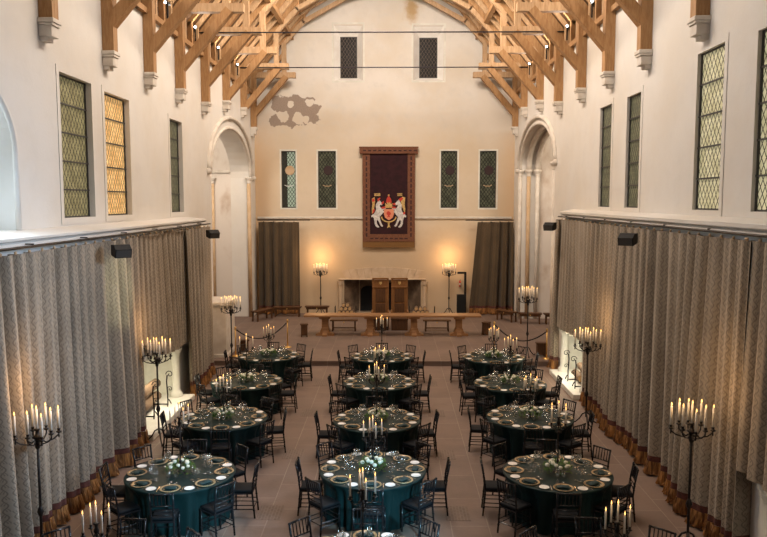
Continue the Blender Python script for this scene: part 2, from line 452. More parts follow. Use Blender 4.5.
# bay arches: hood mould, inner orders, shafts
def ring(y0, y1, zs, zt, x, r, inset, base=None, n=24):
    c_ = (y0+y1)/2; a = (y1-y0)/2-inset; h = zt-zs-inset*.8
    pts = [(x, c_-a*cos(pi*k/n), zs+h*sin(pi*k/n)) for k in range(n+1)]
    if base is not None: pts = [(x, pts[0][1], base)] + pts + [(x, pts[-1][1], base)]
    return pts
for nm, s, X, y0, y1, zs, zt in (('left', -1, XL, 26.1, 33.4, 6.4, 8.2), ('right', 1, XR, 26.0, 33.0, 6.7, 8.35)):
    t_ = struct(f'trim_{5 if s<0 else 6}', MB().tube(ring(y0, y1, zs, zt, X-s*.03, .1, -.5 if s < 0 else -.32), .085, 6), 'stone', smooth=True)
    t_['label'] = f'moulded arch of the {nm} bay beside the dais'
    MB().tube(ring(y0, y1, zs, zt, X+s*.02, .1, -.02), .07, 6).build('arch_roll', 'stone', t_, True)
    if s > 0:
        for dx, ins in ((.38, .06), (.75, .14)): MB().tube(ring(y0, y1, zs, zt, X+s*dx, .1, ins), .12, 6).build('arch_roll', 'stone', t_, True)
    for yy, sg in ((y0, 1), (y1, -1)):
        for dx, ins, mt in ((.02, .0, 'stone'), (.38, .07, 'ochre'), (.75, .15, 'stone'))[:3 if s > 0 else 0] + ((.08, .06, 'ochre'), (1.7, .1, 'ochre'))*(s < 0 and sg < 0):
            x = X+s*dx; y = yy+sg*ins
            MB().tube([(x, y, DZ), (x, y, zs-.2)], .085, 8).build('shaft', mt, t_, True)
            MB().lathe([(.085, -.25), (.11, -.22), (.09, -.2), (.12, -.1), (.17, -.04), (.17, .03), (.08, .03)], (x, y, zs), 8).build('capital', 'stone', t_, True)
    for yy in (y0-(.5 if s < 0 else .32), y1+(.5 if s < 0 else .32)):
        MB().ball((X-s*.02, yy, zs+.0), .13, 2).build('label_stop', 'stone', t_, True)

o = struct('trim_7', MB().bb((-9.9, 33.32, 6.62), (-6.95, 33.4, 6.74), .015), 'stone'); o['label'] = 'string course inside the left bay'
# windows of the hall
gl1 = window_mat('leaded_olive', (.19, .165, .08), (.29, .255, .13), (.03, .026, .018), .7)
gl2 = window_mat('leaded_amber', (.56, .33, .12), (.74, .50, .22), (.16, .09, .035), .85)
gl3 = window_mat('leaded_shade', (.115, .115, .07), (.18, .175, .10), (.025, .024, .02), .45)
gl4 = window_mat('leaded_bright', (.44, .405, .235), (.58, .54, .36), (.04, .032, .018), .7)
gl5 = window_mat('leaded_gable', (.008, .006, .005), (.014, .011, .009), (.13, .095, .07), .22, .15, .24, .045)  # lead lines lightened: the light they reflect is put into colour
gl6 = window_mat('leaded_dim', (.05, .05, .032), (.10, .10, .065), (.010, .009, .007), .55, .15, .21)
gl7 = window_mat('leaded_half_lit', (.03, .028, .02), (.04, .036, .028), (.02, .02, .016), .6, .15, .21, cool=(.25, .31, .24), split=.26)
nwin = [0]
def side_window(s, X, a, b, z0, z1, mat, label):
    nwin[0] += 1
    x = X+s*(.14 if s < 0 else .08)
    fr = MB(); w = .03
    fr.bb((x-.03, a, z0), (x+.03, a+w, z1)).bb((x-.03, b-w, z0), (x+.03, b, z1)).bb((x-.03, a, z0), (x+.03, b, z0+w)).bb((x-.03, a, z1-w), (x+.03, b, z1))
    o = struct(f'window_{nwin[0]}', fr, 'leadbar'); o['label'] = label
    MB().quad((x, a, z0), (x, b, z0), (x, b, z1), (x, a, z1), uv=((a, z0), (b, z0), (b, z1), (a, z1))).build('leaded_pane', mat, o)
    for k in range(1, 5):
        z = z0+(z1-z0)*k/5
        MB().bar((x-s*.03, a, z), (x-s*.03, b, z), .02, .03).build('saddle_bar', 'leadbar', o)
    # raised architrave round the opening
    e = MB(); t = .12; xi = X-s*.012
    for lo, hi in (((a-t, z0-t), (a, z1+t)), ((b, z0-t), (b+t, z1+t)), ((a, z1), (b, z1+t)), ((a, z0-t), (b, z0))):
        e.bb((min(X, xi), lo[0], lo[1]), (max(X, xi), hi[0], hi[1]))
    e.build('architrave', 'plaster', o)
for (a, b, zt_), m_, l_ in zip(LW, (gl1, gl2, gl3), ('olive leaded window nearest the camera on the left wall', 'amber glowing leaded window on the left wall', 'narrow dim leaded window furthest along the left wall')):
    side_window(-1, XL, a, b, 5.06, zt_, m_, l_)
for (a, b, zt_), m_, l_ in zip(RW, (gl4, gl4, gl3, gl3), ('bright yellow leaded window cut by the right edge of the view', 'whole bright yellow leaded window on the right wall', 'broader dim leaded window on the right wall', 'narrowest dim leaded window furthest along the right wall')):
    side_window(1, XR, a, b, 5.23, zt_, m_, l_)
nwin[0] += 1
o = struct(f'window_{nwin[0]}', MB().prism(arch_poly(9.2, 12.5, 4.9, 6.2, 7.45), XL-.74, XL-.70, 'yz'), 'daylight'); o['label'] = 'daylit arched window recess at the left edge'
for y in (10.3, 11.4): MB().bb((XL-.70, y-.05, 4.9), (XL-.64, y+.05, 7.2)).build('mullion', 'plaster', o)
MB().tube(ring(9.2, 12.5, 6.2, 7.45, XL+.0, .05, -.03, 4.9), .05, 6).build('arch_moulding', 'plaster', o, True)
def end_window(x0, x1, z0, z1, y, mat, label, medal=False):
    nwin[0] += 1
    fr = MB(); w = .035
    fr.bb((x0, y-.03, z0), (x0+w, y+.03, z1)).bb((x1-w, y-.03, z0), (x1, y+.03, z1)).bb((x0, y-.03, z0), (x1, y+.03, z0+w)).bb((x0, y-.03, z1-w), (x1, y+.03, z1))
    o = struct(f'window_{nwin[0]}', fr, 'leadbar'); o['label'] = label
    MB().quad((x0, y, z0), (x1, y, z0), (x1, y, z1), (x0, y, z1), uv=((0, 0), (x1-x0, 0), (x1-x0, z1-z0), (0, z1-z0))).build('leaded_pane', mat, o)
    if z1 > 10: MB().bar((x0, y-.03, z0+.5), (x1, y-.03, z0+.5), .02, .03).build('saddle_bar', 'leadbar', o)
    if medal:
        cx = (x0+x1)/2
        md = MB().lathe([(.0, 0), (.15, 0), (.15, .01), (.19, .012), (.22, 0)], (0, 0, 0), 16)
        bmesh.ops.transform(md.b, matrix=Matrix.Translation((cx+.05, y-.03, z0+1.72)) @ Matrix.Rotation(pi/2, 4, 'X'), verts=md.b.verts)
        md.build('stained_roundel', 'ochre' if medal == 2 else 'heraldblack', o)
        MB().tube([(cx-.2, y-.03, z0+1.05), (cx-.1, y-.03, z0+1.0), (cx+.1, y-.03, z0+1.0), (cx+.2, y-.03, z0+1.05)], .018, 5).build('stained_scroll', 'china' if medal == 2 else 'ochre', o)
    e = MB(); t = .07; yo = YE-.012
    if z1 < 10:
        for lo, hi in (((x0-t, z0-t), (x0, z1+t)), ((x1, z0-t), (x1+t, z1+t)), ((x0, z1), (x1, z1+t)), ((x0, z0-t), (x1, z0))): e.bb((lo[0], yo, lo[1]), (hi[0], YE, hi[1]))
    else:
        sp = MB(); f = [(x0-.28, z0-.17), (x1+.28, z0-.17), (x1+.28, z1+.48), (x0-.28, z1+.48)]; g = [(x0, z0), (x1, z0), (x1, z1), (x0, z1)]
        for k in range(4):
            k2 = (k+1) % 4; cx, cz_ = (x0+x1)/2, (z0+z1)/2
            sh = lambda q: (q[0]+(cx-q[0])*.012, q[1]+(cz_-q[1])*.006)
            a_, b_, c2, d_ = sh(f[k]), sh(f[k2]), sh(g[k2]), sh(g[k])
            sp.quad((a_[0], YE+.0, a_[1]), (b_[0], YE+.0, b_[1]), (c2[0], YE+.37, c2[1]), (d_[0], YE+.37, d_[1]))
        sp.build('bright_lining', 'brightsplay', o)  # added lining; light missing on the reveals is put into its colour
        X0, X1, Z0, Z1 = x0-.28, x1+.28, z0-.17, z1+.48
        for lo, hi in (((X0-t, Z0-t), (X0, Z1+t)), ((X1, Z0-t), (X1+t, Z1+t)), ((X0, Z1), (X1, Z1+t)), ((X0, Z0-t), (X1, Z0))): e.bb((lo[0], yo, lo[1]), (hi[0], YE, hi[1]))
    e.build('architrave', 'whitestone', o)
for (x0, x1, z0, z1), l_ in zip(UP, ('dark leaded window high in the gable, one left of centre', 'dark leaded window high in the gable, one right of centre')):
    end_window(x0, x1, z0, z1, YE+.40, gl5, l_)
for (x0, x1), m_, l_, md in zip(LO, (gl7, gl6, gl6, gl6), ('half-lit leaded window with stained roundel at the left end of the dais wall', 'dim leaded window just left of the tapestry', 'dim leaded window just right of the tapestry', 'dim leaded window at the right end of the dais wall'), (2, 1, 1, 1)):
    end_window(x0, x1, 5.06, 7.66, YE+.13, m_, l_, md)

# ------------------------------------------------------------------ roof
TR = [5.0, 7.9, 10.8, 13.68, 16.62, 19.35, 22.1, 25.05, 28.2, 31.5, 33.7]
HW = 5.95
def rx(s, d): return XC + s*d           # d = distance from the hall's axis
SL = math.tan(RD(50))
def rz_(d): return 10.45 + (6.35-d)*SL
rid = rz_(0)
dk = MB()
for s in (-1, 1):
    dk.quad((rx(s, 6.9), YN, rz_(6.9)), (rx(s, 0), YN, rid), (rx(s, 0), YE+.3, rid), (rx(s, 6.9), YE+.3, rz_(6.9)))
cl = struct('ceiling', dk, 'board'); cl['label'] = 'boarded underside of the pitched oak roof'
cz = [8.64]*8 + [9.1, 9.25, 8.66]
NO = ('first', 'second', 'third', 'fourth', 'fifth', 'sixth', 'seventh', 'eighth', 'ninth', 'tenth', 'eleventh')
for i, y in enumerate(TR):
    t_ = bpy.data.objects.new('roof_truss', None); COL.objects.link(t_); t_['kind'] = 'structure'; t_.location = (XC, y, 8.75)
    t_['label'] = f'{NO[i]} oak hammerbeam truss counted from the gallery end'
    mi = Matrix.Translation((-XC, -y, -8.75))
    def tb(nm, p, q, w, h, up=(0,1,0), mat='oak'):
        b = MB().bar(p, q, w, h, up); bmesh.ops.transform(b.b, matrix=mi, verts=b.b.verts); return b.build(nm, mat, t_)
    for s in (-1, 1):
        zc = cz[i]
        g = lambda d, z: (rx(s, d), y, z)
        tb('wall_post', g(HW-.13, zc), g(HW-.13, 10.95), .25, .25)
        tb('hammer_beam', g(6.3, 10.93), g(3.93, 10.93), .24, .24, (0,1,0), 'oakpale')
        p = g(4.35, 10.88); q = g(5.8, 9.22)
        tb('lower_brace', q, p, .24, .26, (0,1,0))
        tb('hammer_post', g(4.44, 11.0), g(4.44, rz_(4.44)-.1), .20, .20, (0,1,0), 'oakpale')
        tb('arch_brace', g(4.42, 12.32), g(3.55, 13.27), .18, .18, (0,1,0), 'oakpale')
        tb('arch_brace', g(3.6, 13.23), g(1.65, 14.28), .18, .18, (0,1,0), 'oakpale')
        tb('arch_brace', g(1.7, 14.26), g(0, 14.72), .18, .18, (0,1,0), 'oakpale')
        tb('principal_rafter', g(6.5, rz_(6.5)-.16), g(0, rid-.16), .24, .26, (0,1,0))
        tb('strut', g(5.55, 11.0), g(5.0, rz_(5.0)-.1), .18, .18, (0,1,0))
        tb('upper_brace', g(4.42, 11.9), g(5.15, 11.03), .16, .18, (0,1,0))
        tb('queen_strut', g(3.55, 13.3), g(3.55, rz_(3.55)-.2), .16, .16, (0,1,0))
        tb('king_strut', g(1.7, 14.3), g(1.9, rz_(1.9)-.2), .16, .16, (0,1,0))
    tb('collar_beam', (rx(-1, 2.6), y, 15.0), (rx(1, 2.6), y, 15.0), .22, .24)
    for s, X in ((-1, XL), (1, XR)):
        z = cz[i]
        cb = MB(); xi = X-s*.0
        def bx(d0, z0, z1, hw): cb.bb((min(X, X-s*d0), y-hw, z0), (max(X, X-s*d0), y+hw, z1), .012)
        bx(.29, z-.08, z, .18); bx(.27, z-.13, z-.08, .165); bx(.24, z-.32, z-.13, .145); bx(.15, z-.40, z-.32, .12)
        k = struct('corbel', cb, 'stone'); k['label'] = f'carved stone corbel under the {NO[i]} truss on the {"left" if s<0 else "right"} wall'
# common rafters with ashlar posts
bay = 0
for y0, y1 in zip([YN]+TR, TR):
    n = 3
    for k in range(1, n+1):
        y = y0+(y1-y0)*k/(n+1)
        if y1-y0 < 2.2 and k == 2: continue
        for s in (-1, 1):
            b = MB(); g = lambda d, z: (rx(s, d), y, z)
            b.bar(g(6.45, rz_(6.45)-.1), g(0, rid-.1), .11, .14, (0,1,0))
            b.bar(g(5.9, 10.1 if k != 2 else 9.98), g(5.9, rz_(5.9)-.1), .14, .14, (0,1,0))
            b.bar(g(4.7, 12.15), g(3.62, 13.45), .085, .12, (0,1,0)); b.bar(g(3.66, 13.42), g(1.72, 14.5), .085, .12, (0,1,0)); b.bar(g(1.75, 14.46), g(0, 14.95), .085, .12, (0,1,0))
            o = struct('rafter', b, 'oak' if k == 2 else 'oakpale')
for s in (-1, 1):
    sd = 'left' if s < 0 else 'right'
    o = struct('purlin_wall_plate', MB().bb((min(rx(s, 5.82), rx(s, 6.4)), YN, 10.1), (max(rx(s, 5.82), rx(s, 6.4)), YE, 10.24)), 'oak')
    o['label'] = f'oak wall plate along the {sd} wall top'
    for d in (4.2, 2.4):
        o = struct('purlin', MB().bar((rx(s, d), YN, rz_(d)-.28), (rx(s, d), YE, rz_(d)-.28), .2, .2), 'oak'); o['label'] = f'{"lower" if d>3 else "upper"} oak purlin of the {sd} roof slope'
for i in (5, 7, 9):
    y = TR[i]
    o = MB().tube([(rx(-1, 6.2), y-.16, 10.86), (rx(1, 6.2), y-.16, 10.86)], .022, 8).build('tie_rod', 'steelrod', smooth=True)
    o['kind'] = 'structure'; o['label'] = f'thin dark iron tie rod spanning the hall at the {NO[i]} truss'
# spotlights on the wall tops
def fixture():
    t = thing('spotlight', '', 'spotlight', (0,0,0), 0, 'spotlights along the wall tops')
    MB().tube([(0, -.1, .40), (0, .1, .40)], .045, 10).build('housing', 'speaker', t, True)
    MB().lathe([(0, 0), (.036, 0)], (0, 0, 0), 10).build('lens', 'lampglow', t)
    l = t.children[1] if t.children[1].name.startswith('lens') else t.children[0]
    l.rotation_euler = (pi/2, 0, 0); l.location = (0, -.105, .40)
    MB().bb((-.02, -.02, 0), (.02, .02, .35)).build('bracket', 'speaker', t)
    return t
sp0 = fixture(); first = True
for s in (-1, 1):
    for i, (y0, y1) in enumerate(zip(TR[5:9], TR[6:10])):
        y = y0+(y1-y0)*.38
        lab = f'small white spotlight on the {"left" if s<0 else "right"} wall top past the {NO[i+5]} truss'
        loc = (rx(s, 5.62) if False else (-5.75 if s < 0 else 5.55), y, 10.24)
        if first: sp0.location = loc; sp0.rotation_euler = (0,0,RD(14)*-s*-1); sp0['label'] = lab; first = False
        else: dup(sp0, loc, RD(14)*(1 if s < 0 else -1)*-1*-1, lab)

# ------------------------------------------------------------------ curtains
def wave_fn(seed, lam):
    r = random.Random(seed); ph = [r.uniform(0, TAU) for _ in range(4)]
    def w(u):
        p = TAU*u/lam + 1.6*sin(u*.9+ph[0]) + 1.0*sin(u*2.3+ph[1])
        k = .66+.34*sin(u*2.9+ph[2])
        v = cos(p) - .28*cos(2*p)
        return (v*k + .10*sin(2.1*p+ph[3]), .10*lam/TAU*sin(p)*k)
    return w
def curtain(label, x, y0, y1, zt, zb, s, lam=.55, A=.125, seed=1, trim=True, mat='curtain', group=None, axis='y', slant=None, rings=True, hemfn=None):
    """hanging cloth along y (or x) with pleats; s = side the room is on"""
    t = thing('curtain', label, 'curtain', (0,0,0), 0, group)
    L = y1-y0; nu = int(L/.022)+2; w = wave_fn(seed, lam)
    arc = [0.0]
    def off(u, k): return w(u)[0]*A*(.35+.65*k)
    def pt(u, k):
        z = zt+(zb-zt)*k
        a = y0+u
        if slant: a = slant(u/L, k)
        a += w(u)[1]*min(1, u/.15, (L-u)/.15)
        o = off(u, k) + .05*sin(u*1.3+seed)*k
        return (x+s*(o+.02*k), a, z) if axis == 'y' else (a, x+s*(o+.02*k), z)
    for i in range(1, nu): 
        u0, u1 = L*(i-1)/(nu-1), L*i/(nu-1)
        arc.append(arc[-1]+math.hypot(u1-u0+w(u1)[1]-w(u0)[1], off(u1, .7)-off(u0, .7)))
    H = zt-zb
    kb = 1-(.39/H if trim else 0); kf = 1-(.28/H if trim else 0)
    zb_keep = zb
    nv = 14
    def hk(u, k):
        if hemfn is None: return k
        return k*(zt-hemfn(u/L))/H
    MB().grid(lambda i, j: pt(L*i/(nu-1), hk(L*i/(nu-1), kb*j/(nv-1))), nu, nv, uvfn=lambda i, j: (arc[min(i, nu-1)]*.8, H*kb*j/(nv-1))).build('fabric', mat, t, True)
    if trim:
        MB().grid(lambda i, j: pt(L*i/(nu-1), kb+(kf-kb)*j), nu, 2).build('hem_band', 'maroon', t, True)
        n2 = nu*2; r = random.Random(seed+5)
        jit = [[r.uniform(-.016, .016)*j for j in range(4)] for _ in range(n2)]; dz = [r.uniform(0, .03) for _ in range(n2)]
        def fr(i, j):
            k = kf+(1-kf)*j/3; p = Vector(pt(L*i/(n2-1), k)); d = s*(.015+.03*j/3)+jit[i][j]
            p += Vector((d, 0, 0)) if axis == 'y' else Vector((0, d, 0))
            if j == 3: p.z += dz[i]
            return p
        MB().grid(fr, n2, 4).build('fringe', 'fringe', t)
    if rings:
        nr = int(L/.42)
        for k in range(nr):
            u = (k+.5)*L/nr
            a = slant(u/L, 0) if slant else y0+u
            p = (x, a, zt+.015) if axis == 'y' else (a, x, zt+.015)
            MB().ball(p, .032, 1, (.8, .8, 1)).build('curtain_hook', 'ochre' if axis == 'y' else 'iron', t, True)
    return t
G = 'damask curtains along the side walls'
curtain('long grey damask curtain hanging from left wall behind the nearest candelabrum', -5.32, 6.5, 16.25, 4.61, .02, 1, .46, .235, 3, group=G)
hl = lambda f: 2.25-.55*min(1, max(0, f-.08)*3.2) if f < .42 else 1.64-.18*((f-.42)/.58)
curtain('grey damask curtain hitched up over the left fireplace', -5.42, 15.9, 20.75, 4.61, 1.5, 1, .36, .17, 11, trim=False, group=G, hemfn=hl)
curtain('grey damask curtain between the left fireplace and the stone pier', -5.32, 20.1, 22.75, 4.61, .02, 1, .36, .20, 21, group=G)
curtain('long grey damask curtain hanging from right wall behind the nearest candelabrum', 5.43, 10.72, 19.75, 4.82, .02, -1, .46, .235, 31, group=G)
curtain('grey damask curtain hitched up over the bright right fireplace', 5.44, 19.5, 23.1, 4.82, 1.53, -1, .36, .10, 41, trim=False, group=G)
curtain('narrow grey damask curtain between the right fireplace and the dais step', 5.36, 22.9, 23.3, 4.82, .16, -1, .30, .12, 51, group=G)
curtain('grey damask curtain cut by the right edge over white stone chimneypiece', 5.44, 7.4, 11.2, 4.82, 1.46, -1, .40, .10, 61, trim=False, group=G)
for s, x, z, a, b in ((-1, -5.32, 4.665, 6.4, 22.8), (1, 5.43, 4.875, 7.3, 23.35)):
    t = thing('curtain_rail', f'dark iron rail carrying the {"left" if s<0 else "right"} wall curtains under the stone ledge', 'curtain rail', (x, a, z))
    MB().tube([(0, 0, .03), (0, b-a, .03)], .022, 6).build('rod', 'iron', t)
    for k in range(8):
        y = (k+.5)*(b-a)/8
        MB().bb((min(0, s*.13), y-.012, .05), (max(0, s*.13), y+.012, .07)).build('bracket', 'iron', t)
GE = 'brown curtains on the end wall'
curtain('dark brown curtain at the left end of the dais wall', YE-.40, -5.85, -4.0, 4.42, DZ+.02, -1, .40, .24, 71, mat='endcurtain', group=GE, axis='x')
curtain('dark brown curtain drawn askew at the right end of the dais wall', YE-.40, 4.1, 5.78, 4.42, DZ+.02, -1, .40, .24, 81, mat='endcurtain', group=GE, axis='x', slant=lambda f, k: 4.15+1.63*f - (1-f)*.38*k)
for x0, x1, lab in ((-5.9, -3.5, 'left'), (3.6, 5.8, 'right')):
    o = MB().tube([(x0, YE-.40, 4.51), (x1, YE-.40, 4.51)], .025, 6).build('curtain_pole', 'iron'); tag(o, f'thin dark curtain pole over the brown curtain on the {lab} of the dais wall', 'curtain pole', GE+' poles')

# ------------------------------------------------------------------ side fireplaces
def fireplace(label, s, X, xb, ya, yb, zt, hearth, cols=True):
    """X = lower wall face, s = outward"""
    t = thing('fireplace', label, 'fireplace', (X, (ya+yb)/2, 0))
    L = (X, (ya+yb)/2, 0); mi = Matrix.Translation([-v for v in L])
    def bd(b, nm, m_='whitestone', sm=False):
        bmesh.ops.transform(b.b, matrix=mi, verts=b.b.verts); return b.build(nm, m_, t, sm)
    mx = lambda a, b: (min(a, b), max(a, b))
    x0, x1 = mx(xb-s*.06, xb)
    bd(MB().bb((x0, ya+.02, .02), (x1, yb-.02, zt-.02)), 'fireback')
    x0, x1 = mx(X-s*.02, xb)
    for yy in (ya, yb-.14): bd(MB().bb((x0, yy, .02), (x1, yy+.14, zt-.02)), 'jamb')
    bd(MB().bb((x0, ya, zt-.12), (x1, yb, zt-.01)), 'lintel')
    if hearth: 
        h0, h1 = mx(xb-s*.08, X-s*hearth)
        bd(MB().bb((h0, ya+.16, .004), (h1, yb-.16, .15), .015), 'hearth_slab')
    if cols:
        for yy in (ya+.40, yb-.40):
            x = X-s*.06
            bd(MB().lathe([(.17, .15), (.17, .24), (.13, .28), (.11, .34), (.105, 1.25), (.13, 1.28), (.11, 1.31), (.17, 1.40), (.18, 1.46)], (x, yy, 0), 14), 'column', sm=True)
    return t
fireplace('left wall fireplace, brightly lit, with logs and scrolled iron firedogs', -1, -5.62, -6.55, 16.15, 20.05, 1.72, .50)
fireplace('right wall fireplace, brightly lit, with stone columns and raised hearth', 1, 5.62, 6.35, 19.75, 23.15, 1.72, .45)
t = fireplace('white moulded stone chimneypiece cut by the right edge', 1, 5.62, 6.35, 7.5, 10.0, 1.58, 0, False)
for k, (w, z0, z1) in enumerate(((.06, 0, 1.5), (.10, .0, 1.2), (.14, 1.2, 1.3), (.17, 1.3, 1.42))):
    MB().bb((-w, .95, z0), (-.005, 1.62 if k else 1.75, z1), .015).build('moulded_pilaster', 'whitestone', t)
def firedog(label, loc, rz):
    t = thing('firedog', label, 'firedog', loc, rz, 'scrolled iron firedogs')
    MB().tube([(0, 0, 0), (0, 0, .30), (.02, 0, .62), (.0, 0, .78)], .018, 6).build('upright', 'iron', t)
    sp = [(.10*(1-k/14)*cos(k*.62)-.06, 0, .80+.10*(1-k/14)*sin(k*.62)) for k in range(13)]
    MB().tube(sp, .012, 5).build('scroll', 'iron', t)
    sp = [(.07*(1-k/14)*cos(k*.62)-.06, 0, .42+.07*(1-k/14)*sin(k*.62)) for k in range(13)]
    MB().tube(sp, .010, 5).build('scroll', 'iron', t)
    MB().tube([(0, 0, .02), (.40, 0, .02), (.40, 0, -.005)], .018, 6).build('log_bar', 'iron', t)
    for sg in (-1, 1): MB().tube([(0, 0, .16), (-.02, sg*.08, .1), (-.04, sg*.15, 0)], .016, 6).build('leg', 'iron', t)
for y, l_ in ((17.6, 'scrolled iron firedog near the cut log ends in the left fireplace'), (18.7, 'scrolled iron firedog on the dais side of the left fireplace')):
    firedog(l_, (-5.50, y, .172), pi)
for y, l_ in ((20.65, 'scrolled iron firedog near the logs in the right fireplace'), (21.5, 'scrolled iron firedog beside the columns in the right fireplace')):
    firedog(l_, (5.40, y, .172), 0)
def log(label, p, q, r, group):
    p, q = Vector(p), Vector(q); c_ = (p+q)/2
    t = thing('log', label, 'log', c_, 0, group)
    d = (q-p).normalized(); p, q = p-c_, q-c_
    MB().tube([p, p.lerp(q, .33)+Vector((0,0,.01)), p.lerp(q, .66), q], [r, r*1.06, r*.97, r*.95], 9).build('bark', 'bark', t, True)
    for a, sg in ((p, -1), (q, 1)): MB().tube([a, a+d*sg*.006], r*.9, 9).build('cut_end', 'logend', t)
log('upper thick log with orange cut end in the left fireplace', (-5.86, 17.35, .645), (-5.92, 19.1, .645), .135, 'logs in the left fireplace')
log('lower thick log with orange cut end in the left fireplace', (-5.80, 17.25, .365), (-5.84, 18.9, .365), .13, 'logs in the left fireplace')
log('back log against the fireback in the left fireplace', (-6.12, 17.4, .365), (-6.13, 19.0, .365), .13, 'logs in the left fireplace')
for k, (x, y, z, l_) in enumerate(((5.66, 21.40, .335, 'front bottom'), (5.90, 21.40, .335, 'back bottom'), (5.78, 21.35, .55, 'topmost'), (5.97, 20.47, .335, 'nearest bottom'))):
    log(f'{l_} pale log in the right fireplace', (x, y-.42, z), (x+.03, y+.42, z), .105, 'logs in the right fireplace')

# ------------------------------------------------------------------ end wall: hearth, tapestry
t = thing('great_fireplace', 'wide stone fireplace with straight arched lintel in the dais wall', 'fireplace', (-.19, YE, DZ))
def gf(b, nm, m_):
    bmesh.ops.transform(b.b, matrix=Matrix.Translation((.19, -YE, -DZ)), verts=b.b.verts); return b.build(nm, m_, t)
gf(MB().bb((-2.2, YE-.10, 1.73), (1.82, YE-.003, 1.80), .015), 'lintel_moulding', 'endstone')
for k in range(11):
    a0, a1 = (k-5.5)/5.5, (k-4.5)/5.5
    f = lambda a, z: (-.19+a*(1.72+.28*(z-1.8)/.5*1.0), z)
    top = lambda a: 2.32-.18*abs(a)**2
    pl = [f(a0+.008, 1.8), f(a1-.008, 1.8), (f(a1-.008, 2.2)[0], top(a1)), (f(a0+.008, 2.2)[0], top(a0))]
    gf(MB().prism(pl, YE-.035, YE-.003, 'xz'), 'voussoir', 'endstone')
gf(MB().bb((-1.28, YE+.86, DZ), (.98, YE+.88, 1.70)), 'fireback', 'darkstone')
for s, x in ((-1, -2.0), (1, 1.62)):
    xi = x - s*.64
    a, b = Vector((x, YE+.0, 0)), Vector((xi, YE+.86, 0))
    n_ = Vector((-s*.035, 0, 0))
    gf(MB().quad((a.x+n_.x, a.y, DZ), (b.x+n_.x, b.y, DZ), (b.x+n_.x, b.y, 1.7), (a.x+n_.x, a.y, 1.7)), 'splayed_cheek', 'darkstone')
    gf(MB().lathe([(.13, DZ), (.13, DZ+.12), (.09, DZ+.18), (.085, 1.45), (.12, 1.5), (.14, 1.68)], (x+s*.14, YE-.15, 0), 10), 'jamb_shaft', 'endstone')
gf(MB().prism(arch_poly(-1.24, -.45, DZ, 1.1, 1.36, 10), YE+.84, YE+.855, 'xz'), 'dark_arch', 'flatblack')  # flat black sheet; the recess's darkness is put into its colour
gf(MB().bb((-.0+.05, YE+.84, DZ), (.45, YE+.855, 1.5)), 'dark_strip', 'flatblack')

tp = thing('tapestry', 'maroon armorial tapestry with fringed brown border hanging on the end wall', 'tapestry', (.1, YE-.16, 3.3))
TP = Matrix.Translation((-.1, -(YE-.16), -3.3))
def tq(b, nm, m_, sm=False):
    bmesh.ops.transform(b.b, matrix=TP, verts=b.b.verts); return b.build(nm, m_, tp, sm)
yt = YE-.16
tq(MB().bb((-1.05, yt, 3.6), (1.25, yt+.03, 7.62)), 'field', 'tapred')
for nm, lo, hi in (('border_side', (-1.10, 3.5), (-.76, 7.62)), ('border_side', (.96, 3.5), (1.30, 7.62)), ('border_bottom', (-.76, 3.5), (.96, 3.86))):
    tq(MB().bb((lo[0], yt-.02, lo[1]), (hi[0], yt+.01, hi[1])), nm, 'tapborder')
tq(MB().bb((-1.22, yt-.10, 7.52), (1.42, yt+.05, 7.80), .01), 'pelmet', 'tapborder')
tq(MB().bb((-1.25, yt-.12, 7.78), (1.45, yt+.05, 7.84), .01), 'pelmet_moulding', 'tapborder')
tq(MB().bb((-1.10, yt-.02, 3.24), (1.30, yt+.02, 3.52)), 'fringe', 'tapfringe')
mk = None
def mark(x, z, w, h):
    tq(MB().bb((x-w/2, yt-.026, z-h/2), (x+w/2, yt-.018, z+h/2)), 'border_mark', 'tapmark')
for x in (-.92, 1.12):
    for k in range(15): mark(x, 3.82+k*.25, .07, .17)
for k in range(8): mark(-.68+k*.225, 3.66, .15, .06)
for k in range(11):
    tq(MB().bb((-1.05+k*.23-.07+.05, yt-.108, 7.63), (-1.05+k*.23+.07+.05, yt-.098, 7.69)), 'border_mark', 'tapmark')
# coat of arms: coordinates in a 430 x 537 drawing, 1 unit = ax metres
def hc(px, py): return (.1 + (px-222)*.00567, 4.84 - (py-230)*.00567)
def shape(pts, nm, m_, lay):
    tq(MB().prism([hc(*p) for p in pts], yt-.012-.006*lay, yt-.004, 'xz'), nm, m_)
uni = [(132,112),(146,128),(156,138),(168,152),(172,164),(166,170),(154,166),(148,172),(154,186),(164,196),(178,190),(192,184),(200,190),(196,198),(182,204),(174,212),(190,218),(200,226),(198,236),(188,232),(176,228),(170,238),(158,252),(148,262),(152,280),(158,300),(166,320),(176,334),(172,344),(158,338),(148,316),(138,296),(130,286),(124,298),(126,318),(136,334),(146,346),(134,350),(118,342),(108,320),(106,298),(102,276),(94,262),(84,268),(80,256),(88,246),(100,240),(112,224),(120,204),(118,186),(116,170),(124,154),(132,140),(136,128)]
shape(uni, 'unicorn', 'heraldwhite', 2)
shape([(444-x, y) for x, y in uni][::-1], 'unicorn', 'heraldwhite', 2)
shape([(184,200),(262,200),(264,240),(254,270),(224,292),(192,270),(182,240)], 'shield', 'heraldshield', 3)
shape([(206,224),(218,216),(234,224),(240,240),(228,252),(236,268),(222,262),(210,270),(214,250),(204,240)], 'rampant_lion', 'heraldred', 4)
shape([(196,190),(192,150),(206,162),(214,140),(222,156),(230,140),(240,162),(252,150),(248,190)], 'crown', 'heraldgold', 4)
shape([(200,148),(204,118),(218,96),(226,96),(240,118),(246,148),(222,158)], 'crown_cap', 'heraldred', 3)
tq(MB().ball((hc(222, 90)[0], yt-.03, hc(222, 90)[1]), .05, 1), 'crown_orb', 'heraldgold')
